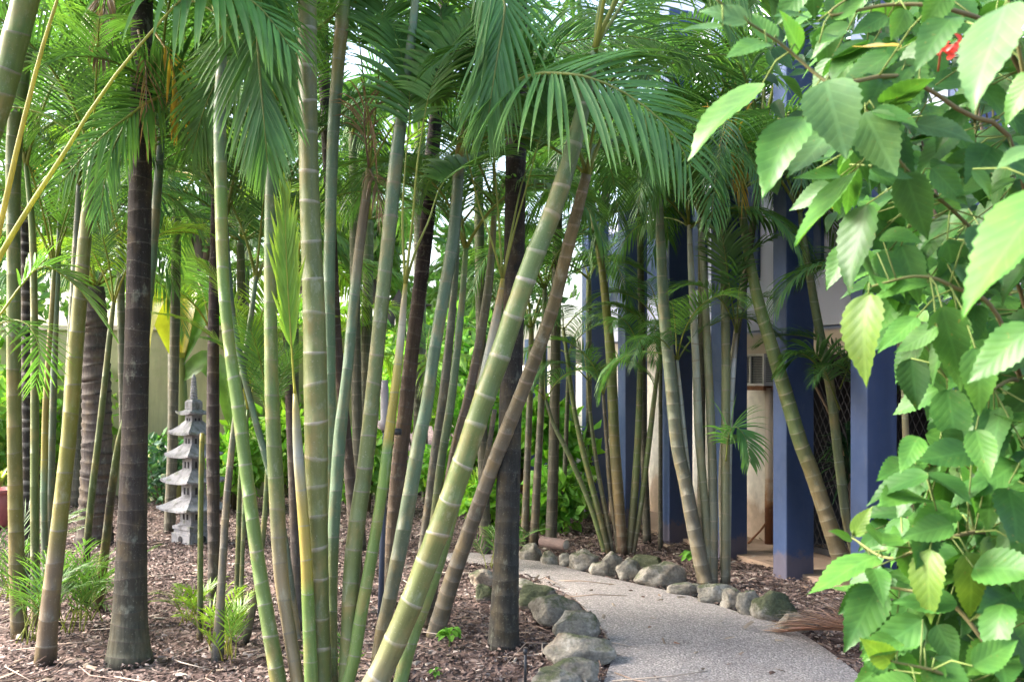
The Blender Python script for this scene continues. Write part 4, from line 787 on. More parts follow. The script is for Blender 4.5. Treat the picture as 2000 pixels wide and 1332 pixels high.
# ------------------------------------------------------------------ ground, path, chips
def axis(lo, hi, n0, far):
    a = np.linspace(lo, hi, n0); e = np.array([1.6, 3, 6, 12, 25, 50, 100, 200])*1.0
    return np.concatenate([lo-e[::-1]*far, a, hi+e*far])
PATHL = [(1235, 1560), (1200, 1440), (1178, 1345), (1196, 1275), (1172, 1222), (1118, 1165), (1050, 1132), (985, 1108), (935, 1100), (890, 1096), (868, 1090)]
PATHR = [(1950, 1560), (1800, 1415), (1700, 1335), (1630, 1280), (1560, 1235), (1490, 1208), (1430, 1192), (1340, 1162), (1250, 1142), (1160, 1122), (1090, 1104), (1020, 1090), (960, 1082), (910, 1079), (885, 1080), (868, 1084)]
pl = catmull([G(*p) for p in PATHL], 60); pr = catmull([G(*p) for p in PATHR], 60)
def in_path(x, y):
    poly = np.vstack([pl, pr[::-1]]); c = np.zeros(len(x), bool)
    j = len(poly)-1
    for i in range(len(poly)):
        xi, yi, xj, yj = poly[i, 0], poly[i, 1], poly[j, 0], poly[j, 1]
        m = ((yi > y) != (yj > y)) & (x < (xj-xi)*(y-yi)/(yj-yi+1e-12)+xi)
        c ^= m; j = i
    return c
gx = axis(-7, 7, 141, 1); gy = axis(2, 15, 131, 1)
X, Y = np.meshgrid(gx, gy)
rng = np.random.default_rng(3)
Z = -.012+.008*np.sin(X*3.1+1.3*np.sin(Y*2.3))*np.cos(Y*2.7+.7*X)
Z[(abs(X) > 7.1) | (Y > 15.1) | (Y < 1.9)] = -.015
mb = MB(); nx = len(gx)
mb.add(np.column_stack([X.ravel(), Y.ravel(), Z.ravel()]), [(j*nx+i, j*nx+i+1, (j+1)*nx+i+1, (j+1)*nx+i) for j in range(len(gy)-1) for i in range(nx-1)])
tag(mb.build('ground', M['mulch']), kind='structure')
mb = MB(); v = []; K = 9
for a, b in zip(pl, pr):
    for k in range(K):
        t = k/(K-1); q = a*(1-t)+b*t; q[2] = .004+.012*(1-(2*t-1)**4); v.append(q)
for a in (pl, ):
    pass
f = [(i*K+k, i*K+k+1, (i+1)*K+k+1, (i+1)*K+k) for i in range(59) for k in range(K-1)]
mb.add(v, f)
for e in (pl, pr):   # the slab's edge goes into the ground
    vv = []
    for q in e: vv += [(q[0], q[1], .004), (q[0], q[1], -.06)]
    mb.add(vv, [(2*i, 2*i+1, 2*i+3, 2*i+2) for i in range(59)])
tag(mb.build('path', M['path']), kind='structure')
# bark chips: little wedges
def chips(n, name, dens_pow, size, pal, seed, ymax=12.5, on_path=0):
    rng = np.random.default_rng(seed)
    y = 4.4+(ymax-4.4)*rng.random(n)**dens_pow
    x = (rng.random(n)*2-1)*.56*y
    ok = ~in_path(x, y) if not on_path else in_path(x, y)
    x, y = x[ok], y[ok]; n = len(x)
    a = rng.random(n)*6.28; L = size*(.4+1.1*rng.random(n)**1.5); w = L*(.14+.3*rng.random(n)); h = .003+.010*rng.random(n)
    ca, sa = np.cos(a), np.sin(a); z = np.where(rng.random(n) < .5, 0, .008)+.001+(.016 if on_path else 0)
    til = (rng.random(n)-.4)*L*.7
    def pt(u, v_, dz): return np.column_stack([x+u*L*ca-v_*w*sa, y+u*L*sa+v_*w*ca, z+dz])
    P_ = np.stack([pt(-.5, -.5, 0*h), pt(.5, -.35, np.maximum(til, 0)), pt(.42, .5, np.maximum(til, 0)+h*.3), pt(-.5, .4, h), pt(0, 0, h+np.maximum(til, 0)*.5)], 1).reshape(-1, 3)
    import mathutils
    pal = np.array(pal); c = pal[rng.integers(0, len(pal), n)]*(.7+.6*rng.random((n, 1)))
    wet = np.array([mathutils.noise.fractal(Vector((a_*.9, b_*.9, seed)), 1, 2, 4) for a_, b_ in zip(x, y)])
    c = .74*c*(1+.55*np.clip(wet, -.9, .9))[:, None]
    mb = MB()
    mb.add(P_, [q for i in range(n) for q in ((5*i, 5*i+1, 5*i+4), (5*i+1, 5*i+2, 5*i+4), (5*i+2, 5*i+3, 5*i+4), (5*i+3, 5*i, 5*i+4))], np.repeat(c, 5, 0))
    return mb.build(name, M['chip'], smooth=False)
tag(chips(62000, 'bark_chips', .8, .027, [(.20, .142, .122), (.135, .092, .078), (.27, .205, .178), (.075, .053, .045), (.36, .30, .265), (.22, .152, .13), (.17, .12, .105)], 11), 'red brown bark chips covering the beds', 'bark chips', kind='stuff')
tag(chips(420, 'path_litter', .9, .06, [(.26, .19, .14), (.2, .12, .09), (.36, .29, .22)], 15, 10, 1), 'bits of bark and dry leaf strewn on the path', 'leaf litter', kind='stuff')
tag(chips(1100, 'leaf_litter', .9, .085, [(.26, .19, .14), (.34, .27, .20), (.17, .11, .08), (.42, .36, .3)], 12, 10), 'dry strips of palm leaf scattered over the mulch', 'leaf litter', kind='stuff')
# twigs
mb = MB(); rnd = random.Random(4)
for i in range(90):
    y = rnd.uniform(4.6, 7.5); x = rnd.uniform(-.55, .12)*y
    a = rnd.uniform(0, 6.28); L = rnd.uniform(.15, .6); p = V(x, y, .012)
    tube(mb, [p, p+V(math.cos(a), math.sin(a), rnd.uniform(0, .12))*L*.5+V(0, 0, .01), p+V(math.cos(a+.4), math.sin(a+.4), .0)*L], [.004, .004, .002], random.choice([(.3, .22, .17), (.2, .13, .1), (.36, .3, .25)]), 4)
tag(mb.build('fallen_twigs', M['vcol']), 'thin dry twigs littering the mulch', 'twigs', kind='stuff')
# ------------------------------------------------------------------ rocks
def rock(px0, px1, y0, y1, label, moss, seed, grp, sq=.62, base=None):
    d = gd(base or y1-2); w = (px1-px0)/F*d; h = (y1-y0)/F*d*(1.0)
    cx = (px0+px1)/2; p = P(cx, 740, d); p[2] = 0
    dep = w*sq; h = max(.05, h-.5*dep*(H/d)*.55)
    import mathutils
    bm_v = []
    n1, n2 = 24, 40
    rnd = random.Random(seed); off = Vector((seed*3.7, seed*1.9, seed*.7))
    e = rnd.uniform(.66, .9)
    cuts = [(nrm(V(rnd.uniform(-1, 1), rnd.uniform(-1, 1), rnd.uniform(-.1, 1))), rnd.uniform(.68, .95)) for _ in range(10)]
    w *= 1.05
    for i in range(n1+1):
        ph = math.pi*(i/n1-.5)
        for k in range(n2):
            th = 2*math.pi*k/n2
            q = V(math.cos(ph)*math.cos(th), math.cos(ph)*math.sin(th), math.sin(ph))
            q = np.sign(q)*abs(q)**e; 
            for nn, dd in cuts:
                ex = np.dot(q, nn)-dd
                if ex > 0: q = q-nn*ex*.92
            m = mathutils.noise.fractal(Vector(q)*1.6+off, 1, 2, 6)*.15+mathutils.noise.noise(Vector(q)*.9+off)*.16
            q = q*(1+m)
            bm_v.append((p[0]+q[0]*w/2, p[1]+dep*.35+q[1]*dep/2, h*.38+q[2]*h*.54))
    mb = MB()
    mb.add(bm_v, [(i*n2+k, i*n2+(k+1) % n2, (i+1)*n2+(k+1) % n2, (i+1)*n2+k) for i in range(n1) for k in range(n2)])
    p[1] += dep*.35
    o = mb.build('border_rock', M['mossrock' if moss else 'rock'], off=tuple(p))
    return tag(o, label, 'rock', grp)
GL = 'rocks along the inner side of the path'; GR_ = 'rocks along the building side of the path'
for i, (a, b, c, d, lb, ms) in enumerate([
 (918, 966, 1108, 1148, 'brown rock left of the foot of the straight dark trunk', 0),
 (930, 962, 1140, 1176, 'low shaded rock below the brown one left of the straight dark trunk', 1),
 (1004, 1042, 1128, 1160, 'small brownish rock just right of the straight dark trunk', 0),
 (1008, 1092, 1140, 1192, 'dark mossy boulder right of the straight dark trunk', 1),
 (1040, 1146, 1160, 1222, 'long grey boulder sloping up to the right below the dark mossy one', 0),
 (1076, 1172, 1190, 1258, 'rounded pale boulder in the middle of the inner row', 0),
 (1072, 1200, 1238, 1304, 'widest boulder of the inner row, jutting onto the path', 0),
 (1078, 1172, 1282, 1336, 'grey boulder below the widest one of the inner row', 0),
 (1030, 1136, 1308, 1356, 'flat rock cut by the bottom edge of the picture', 0)]):
    rock(a, b, c, d, lb, ms, 20+i, GL, .75)
for i, (a, b, c, d, lb, ms) in enumerate([
 (1014, 1059, 1060, 1098, 'squarish pale rock at the far left end of the building side row', 0),
 (1059, 1090, 1075, 1106, 'small rock second from the far left end of the building side row', 0),
 (1089, 1119, 1080, 1108, 'small rock below the sawn end of the log', 0),
 (1115, 1167, 1070, 1116, 'tall dark topped rock right of the log', 0),
 (1154, 1200, 1092, 1127, 'low pale rock in front of the foot of the slim clump', 0),
 (1172, 1220, 1073, 1126, 'upright brown rock in front of the stout ringed stem', 0),
 (1205, 1252, 1087, 1134, 'rounded rock left of the large blocky one', 0),
 (1232, 1296, 1082, 1112, 'flat mossy rock behind the large blocky one', 1),
 (1245, 1342, 1093, 1148, 'large blocky rock, biggest of the building side row', 0),
 (1308, 1372, 1136, 1164, 'flat pale stone at the foot of the large leaning stem', 0),
 (1364, 1432, 1134, 1180, 'dark rock under the feet of the stems before the fins', 0),
 (1408, 1460, 1150, 1190, 'small round brown rock right of the stems before the fins', 0),
 (1442, 1492, 1146, 1204, 'upright greenish rock left of the wide mossy one', 0),
 (1474, 1562, 1152, 1214, 'wide dark mossy boulder near the dry frond', 1),
 (1524, 1588, 1192, 1234, 'small tan rock behind the dry frond', 0)]):
    rock(a, b, c, d, lb, ms, 50+i, GR_, .7)
# log
a = P(1058, 1070, gd(1076)); b = P(1106, 1070, gd(1084)); a[2] = b[2] = .085
root = empty('log', ((a[0]+b[0])/2, a[1], 0), 'short sawn log with a pale cut end, lying behind the small border rocks', 'log')
mb = MB(); tube(mb, [a, a*.6+b*.4, b], [.045, .048, .045], (.25, .13, .10), 16); mb.build('bark', M['wood'], root, smooth=False)
ax = nrm(b-a); mb = MB(); s = nrm(np.cross(ax, V(0, 0, 1)))
lathe(mb, b, [(.040, -.002), (.040, .004), (.02, .005)], 14, (.5, .45, .38), 0, (s, V(0, 0, 1), ax)); mb.build('cut_end', M['vcol'], root)
# dry frond on the path's edge
root = empty('fallen_frond', tuple(G(1640, 1275)), 'reddish dry palm frond lying across the path edge beside the hibiscus', 'dry frond')
mb = MB()
pth = [G(1810, 1318)+V(0, 0, .06), G(1745, 1300)+V(0, 0, .12), G(1690, 1284)+V(0, 0, .13), G(1630, 1264)+V(0, 0, .10), G(1575, 1250)+V(0, 0, .06), G(1540, 1243)+V(0, 0, .03)]
frond(mb, np.array(pth), .012, 46, .46, .013, (.33, .185, .155), (.48, .31, .26), (.34, .22, .17), .02, (30, 10), 26, .22, 6, True, (0, 0, 1), 5, jit=.5, aj=9)
frond(mb, np.array(pth)+V(.02, .05, .03), .008, 34, .44, .011, (.27, .165, .14), (.46, .36, .31), (.28, .16, .12), .0, (40, 14), 48, .4, 6, True, (0, 0, 1), 9, jit=.5, aj=14)
for q in mb.v: q[:, 2] = np.maximum(q[:, 2], .022)
mb.build('leaflets', M['frond'], root)
# ------------------------------------------------------------------ the building
A = V(2.14, 7.40, 0); U = nrm(V(-.35, .937, 0)); N = V(-U[1], U[0], 0); N = N if N[0] < 0 else -N
AX = (U, N, V(0, 0, 1))
def bx(mb, u0, u1, n0, n1, z0, z1, col=(.5, .5, .5), bev=0):
    c = A+U*(u0+u1)/2+N*(n0+n1)/2+V(0, 0, (z0+z1)/2)
    box(mb, c, AX, ((u1-u0)/2, (n1-n0)/2, (z1-z0)/2), col, bev)
bl = empty('apartment_building', tuple(A), 'pale building with a row of navy blue fins along its walkway, behind the palms', 'building')
for i in range(-3, 9):
    s = i*.875; mb = MB()
    top = 4.9 if i < 3 else 3.3 if i < 5 else 2.0
    bx(mb, s-.085, s+.085, -.125, .125, -.03, top, bev=.006); mb.build('fin', M['navy'], bl, smooth=False)
def bpart(name, m, *boxes, parent=bl, bev=0):
    mb = MB()
    for q in boxes: bx(mb, *q, bev=bev)
    return mb.build(name, M[m], parent, smooth=False)
w = bpart('wall', 'cream', (.98, 4.42, -.85, -.65, 0, 1.86), (4.42, 8, -.85, -.65, 0, 1.7))
bpart('floor_slab', 'slab', (-3.5, 4.6, -2.6, -.02, -.05, .03))
bpart('beam', 'beige', (-3.5, 4.5, -.645, -.53, 1.70, 1.90))
bpart('upper_wall', 'pale', (-3.5, 4.45, -.66, -.47, 1.93, 2.28), (-3.5, 2.55, -.68, -.52, 2.28, 5.0), (2.55, 4.45, -.68, -.52, 2.28, 3.3))
for i in range(-3, 5): bpart('upper_panel', 'navy', (i*.875+.30, i*.875+.72, -.52, -.49, 2.4, 4.6 if i < 2 else 3.2))
bpart('soffit', 'beige', (-3.5, 4.5, -2.4, -.70, 1.87, 1.95))
bpart('parapet', 'navy', (-3.6, 2.6, -.75, -.3, 5.0, 5.3))
bpart('room_wall', 'dark', (-3.5, .96, -2.4, -2.3, .03, 1.87), (.96, 1.02, -2.4, -.86, .03, 1.87))  # the room's darkness is put into the wall colour
mb = MB()
sc = []
lo, hi = -3.2, .94
for z0 in (.04, 1.66): bx(mb, lo, hi, -.70, -.66, z0, z0+.05)
for u0 in (-3.2, -2.2, -1.2, -.15, .90): bx(mb, u0, u0+.045, -.69, -.655, .09, 1.66)
o = mb.build('screen_frame', M['black'], bl, smooth=False)
mb = MB()
st = .075
for k in range(-24, 60):
    for sg in (-1, 1):
        u0 = lo+k*st; 
        p0 = (u0, .09); p1 = (u0+sg*1.57*.6, 1.66)
        # clip to the frame
        def cl(p, q):
            if p[0] < lo or p[0] > hi:
                e = lo if p[0] < lo else hi
                if (q[0]-p[0]) == 0: return None
                t = (e-p[0])/(q[0]-p[0])
                if t < 0 or t > 1: return None
                return (e, p[1]+(q[1]-p[1])*t)
            return p
        a_, b_ = cl(p0, p1), cl(p1, p0)
        if a_ is None or b_ is None: continue
        off = -.673 if sg > 0 else -.681
        tube(mb, [A+U*a_[0]+N*off+V(0, 0, a_[1]), A+U*b_[0]+N*off+V(0, 0, b_[1])], .004, (.02, .02, .025), 4, False)
mb.build('mesh_screen', M['black'], o, off=bl.location)
bpart('screen_head', 'beige', (-3.5, .96, -.72, -.64, 1.72, 1.86))
dp = A+U*1.15+N*-.60
mb = MB(); tube(mb, [dp+V(0, 0, .0), dp+V(0, 0, .7), dp+V(0, 0, 1.42)], [.044, .042, .042], (.4, .3, .2), 14); mb.build('downpipe', M['pipe'], bl)
mb = MB(); c0 = dp+N*-.02+U*-.10; tube(mb, [c0+V(0, 0, 0), c0+V(0, 0, 1.7)], .014, (.6, .6, .58), 8); mb.build('conduit', M['white'], bl)
# air conditioner
root = empty('air_conditioner', tuple(A+U*1.13+N*-.55+V(0, 0, 1.4)), 'white window air conditioner stuck out of the stained cream wall', 'air conditioner')
mb = MB()
for q in [(0.950, 1.370, -.645, -.40, 1.44, 1.46), (0.950, 1.370, -.645, -.40, 1.70, 1.72), (0.950, 0.970, -.645, -.40, 1.46, 1.70), (1.350, 1.370, -.645, -.40, 1.46, 1.70), (1.150, 1.170, -.415, -.402, 1.46, 1.70), (0.970, 1.350, -.645, -.60, 1.46, 1.70)]: bx(mb, *q)
mb.build('casing', M['white'], root, smooth=False)
mb = MB()
for k in range(16): bx(mb, 0.972, 1.148, -.44, -.425, 1.466+k*.0148, 1.475+k*.0148); bx(mb, 1.172, 1.348, -.44, -.425, 1.466+k*.0148, 1.475+k*.0148)
for k in range(12): bx(mb, 0.944, 0.949, -.60, -.42, 1.475+k*.018, 1.485+k*.018)
mb.build('louvre', M['grille'], root, smooth=False)
mb = MB()
for n_ in (-.62, -.44): bx(mb, 0.970, 1.350, n_, n_+.03, 1.40, 1.438)
mb.build('bracket', M['rust'], root, smooth=False)
# rusty rod leaning on the wall
c0 = A+U*1.22+N*-.42
mb = MB(); tube(mb, [c0+V(0, 0, .03), c0+N*-.1+U*-.05+V(0, 0, .15), c0+N*-.2+U*-.1+V(0, 0, .31)], .010, (.2, .1, .05), 7); 
tag(mb.build('iron_rod', M['rust'], off=tuple(c0)), 'short rusty rod leaning at the foot of the stained downpipe', 'iron rod')
# spiky cordyline between fin and screen
c0 = A+U*-.12+N*-.42; c0[2] = .03
root = empty('cordyline', tuple(c0), 'spiky dark cordyline in front of the black mesh screen', 'plant'); mb = MB(); ml = MB(); rnd = random.Random(5)
tube(mb, [c0, c0+V(.02, 0, .5), c0+V(0, 0, 1.0)], [.022, .018, .015], (.16, .12, .09), 7); mb.build('stem', M['bark'], root)
for k in range(60):
    az = rnd.uniform(0, 6.28); e = rnd.uniform(-.5, 1.2); L = rnd.uniform(.25, .42); h = c0+V(0, 0, 1.0-rnd.random()*.35)
    dr = V(math.cos(az)*math.cos(e), math.sin(az)*math.cos(e), math.sin(e)); blade(ml, [h, h+dr*L*.5+V(0, 0, .02), h+dr*L-V(0, 0, .09)], .028, (.025, .07, .04), (.04, .10, .05), 5, .3, (0, 0, 1))
ml.build('foliage', M['frond'], root)
# ------------------------------------------------------------------ garden wall
y0 = 12.6
root_x = -4.6
mb = MB(); box(mb, V(-4.9, y0+.1, 1.05), XYZ, (3.1, .1, 1.08)); gw = empty('garden_wall', (-4.9, y0+.1, 0), 'plain olive yellow rendered wall behind the pagoda', 'wall')
mb.build('wall_face', M['olive'], gw, smooth=False)
mb = MB(); box(mb, V(-4.9, y0+.1, 2.16), XYZ, (3.14, .14, .028)); mb.build('coping', M['beige'], gw, smooth=False)
# ------------------------------------------------------------------ pagoda
pd = 8.78; pc = P(370, 740, pd); pc[2] = 0
th = R(37.6); e1 = V(-math.cos(th), math.sin(th), 0); e2 = V(math.sin(th), math.cos(th), 0)
cen = pc+e1*.14+e2*.14
PAX = (e1, e2, V(0, 0, 1))
root = empty('stone_pagoda', tuple(cen), 'small grey stone pagoda with five flared roofs and a ringed spire, on the mulch', 'pagoda')
def sq_ring(hw, z, lift=0, n=8):
    """square outline, n points a side, its corners lifted"""
    o = []
    for k in range(4):
        for i in range(n):
            t = -1+2*i/n
            x, y = [(t, -1), (1, t), (-t, 1), (-1, -t)][k]
            o.append(cen+e1*hw*x+e2*hw*y+V(0, 0, z+lift*abs(t)**3))
    return o
def sq_loft(mb, rings, col=(.3, .3, .3)):
    n = len(rings[0]); v = [p for r in rings for p in r]
    f = [(i*n+k, i*n+(k+1) % n, (i+1)*n+(k+1) % n, (i+1)*n+k) for i in range(len(rings)-1) for k in range(n)]
    f += [tuple(reversed(range(n))), tuple(range((len(rings)-1)*n, len(rings)*n))]
    mb.add(v, f, col)
mb = MB()
sq_loft(mb, [sq_ring(.14, 0), sq_ring(.14, .09), sq_ring(.125, .095), sq_ring(.125, .12), sq_ring(.135, .125), sq_ring(.135, .155), sq_ring(.10, .165), sq_ring(.10, .17)])
base = mb.build('base', M['stone'], root, smooth=False)
mb = MB(); 
for ax_, sd in ((e1, e2), (e2, e1)):
    mb = MB(); c0 = cen-sd*.1415+V(0, 0, .035); lathe(mb, c0, [(.034, .0), (.034, .012), (.02, .013)], 14, (.01, .01, .01), 0, (ax_, V(0, 0, 1), sd*-1*.2))
    mb.build('arch_shade_disc', M['dark'], base, off=root.location)  # solid dark disc on the base, painting the shade of the arch hole
tiers = [(.17, .315, .085, .235, 0), (.41, .565, .078, .212, 0), (.655, .80, .072, .186, 0), (.88, 1.005, .064, .158, 0), (1.075, 1.19, .055, .115, 0)]
for i, (z0, z1, bw, rw, zt) in enumerate(tiers):
    z0 -= .02 if i else 0
    t = bpart('x', 'stone', parent=None) if False else None
    mb = MB(); eav = z1-.02
    hgt = (.125 if i < 4 else .05)
    rings = [sq_ring(bw*.9, eav-.005), sq_ring(rw, eav, .02), sq_ring(rw*1.01, eav+.018, .022), sq_ring(rw*.80, eav+hgt*.36, .012), sq_ring(rw*.60, eav+hgt*.66, .004), sq_ring(bw*.95, eav+hgt), sq_ring(bw*.9, eav+hgt+.004)]
    sq_loft(mb, rings); rf = mb.build('roof', M['stone'], root, smooth=False)
    mb = MB()
    sq_loft(mb, [sq_ring(bw*1.06, z0-.002), sq_ring(bw*1.06, z0+.014), sq_ring(bw, z0+.016), sq_ring(bw, eav-.006)]); bd = mb.build('storey', M['stone'], root, smooth=False)
    hz = (z0+eav)/2+.005
    for ax_, sd in ((e1, e2), (e2, e1)):
        for x in (-.34, .34):
            mb = MB(); box(mb, cen-sd*(bw+.0005)+ax_*bw*x+V(0, 0, hz), (ax_, sd, V(0, 0, 1)), (bw*.15, .003, (eav-z0)*.2))
            mb.build('window_shade_plate', M['dark'], bd, off=root.location, smooth=False)  # solid dark plate on the face, painting the shade of a window hole
mb = MB(); sq_loft(mb, [sq_ring(.056, 1.225), sq_ring(.056, 1.29), sq_ring(.048, 1.295), sq_ring(.04, 1.31)])
pr_ = [(.036, 1.308)]
for k in range(8):
    z = 1.315+k*.025; r = .036-.0018*k; pr_ += [(r*.78, z), (r, z+.006), (r, z+.017), (r*.78, z+.023)]
pr_ += [(.012, 1.525), (.004, 1.545)]
lathe(mb, V(cen[0], cen[1], 0), pr_, 16, (.3, .3, .3)); mb.build('spire', M['stone'], root, smooth=False)
# ------------------------------------------------------------------ lamp post, riser, pot
b = G(742, 1242); d = b[1]
root = empty('garden_lamp', tuple(b), 'slim dark blue garden lamp post with grey cylinder head, behind the lime cane', 'lamp')
top = P(753, 845, d); mb = MB(); tube(mb, [b, top*.5+b*.5, top], [.018, .016, .016], (.05, .06, .1), 12); mb.build('post', M['post'], root)
hd = P(751, 830, d); hz = P(748, 742, d); mb = MB()
lathe(mb, V(hd[0], hd[1], 0), [(.02, hd[2]-.03), (.036, hd[2]-.01), (.036, hd[2]+.02), (.024, hd[2]+.03), (.024, hz[2]-.06), (.020, hz[2])], 16, (.3, .3, .3)); mb.build('lamp_head', M['lampcase'], root)
mb = MB(); c0 = P(764, 845, d)
tube(mb, [P(746, 842, d), P(782, 842, d)], .010, (.02, .02, .02), 8); lathe(mb, P(777, 843, d)-V(0, 0, .02), [(.012, -.0), (.024, .004), (.024, .036), (.012, .04)], 12, (.02, .02, .02)); mb.build('cross_arm', M['black'], root)
b = G(1026, 1345); mb = MB(); root = empty('sprinkler_riser', tuple(b), 'thin black irrigation riser standing in the mulch by the inner rocks', 'sprinkler')
t = P(1026, 1272, b[1]); tube(mb, [b, t], .007, (.02, .02, .02), 8); mb.build('pipe', M['black'], root)
mb = MB(); lathe(mb, t, [(.009, -.012), (.011, -.004), (.011, .008), (.005, .014)], 10, (.05, .02, .02)); mb.build('nozzle', M['black'], root)
b = G(-6, 1030); mb = MB(); h = .38
root = empty('garden_pot', tuple(b), 'dull red glazed pot at the left border behind the olive canes', 'pot')
lathe(mb, b, [(.12, 0), (.16, .04), (.19, .22), (.20, .30), (.17, .34), (.20, .36), (.205, .39), (.18, .39), (.16, .34), (.10, .32)], 20, (.3, .1, .1)); mb.build('bowl', M['pot'], root)
mb = MB(); rnd = random.Random(3)
for k in range(22):
    az = rnd.uniform(0, 6.28); L = rnd.uniform(.2, .42); q = b+V(0, 0, .34)
    e = q+V(math.cos(az)*L*.6, math.sin(az)*L*.6, L*.8); blade(mb, [q, (q+e)/2+V(0, 0, .06), e], .05, (.16, .28, .06), (.25, .32, .08), 5, .3, (0, 0, 1))
mb.build('foliage', M['frond'], root)
# ------------------------------------------------------------------ hibiscus at the right
def hleaf(mb, base, tip, normal, wid, col, seed, curl=.12, fold=.22, ser=.07):
    rnd = random.Random(seed)
    ln = np.linalg.norm(tip-base); d = (tip-base)/ln
    nrm_ = nrm(normal-d*np.dot(normal, d)); s = np.cross(d, nrm_)
    nv = 22; us = (-1, -.55, 0, .55, 1); v, cc, pp = [], [], []
    ph = rnd.uniform(0, 6); tw = rnd.uniform(-.3, .3); col = V(*col)
    for i in range(nv+1):
        t = i/nv
        w = (t**.55)*((1-t)**1.15)*2.72*wid*.5
        if i == nv: w = 0
        cz = -curl*ln*(t-.15)**2*2+.02*ln*math.sin(5*t+ph)
        for u in us:
            x = w*u
            z = fold*w*abs(u)**1.3+cz+tw*x*t+.012*ln*math.sin(9*t+3*u+ph)*abs(u)
            y = t*ln
            if abs(u) == 1:
                k = i % 2; x *= 1+(ser if k else -ser*.6); y -= (0 if k else .012*ln)
            y -= max(0, .06-t)*0
            v.append(base+d*y+s*x+nrm_*z); cc.append(col*(1.15 if abs(u) == 1 else 1)); pp.append((u*w/(wid*.5+1e-6), t, 0))
    f = [(i*5+k, i*5+k+1, (i+1)*5+k+1, (i+1)*5+k) for i in range(nv) for k in range(4)]
    mb.add(v, f, np.array(cc), pp)
HC = {'l': (0.052, 0.15, 0.03), 'b': (0.067, 0.18, 0.032), 'y': (0.099, 0.185, 0.026), 'm': (0.038, 0.117, 0.025), 'd': (0.027, 0.083, 0.022), 'w': (0.077, 0.171, 0.06)}
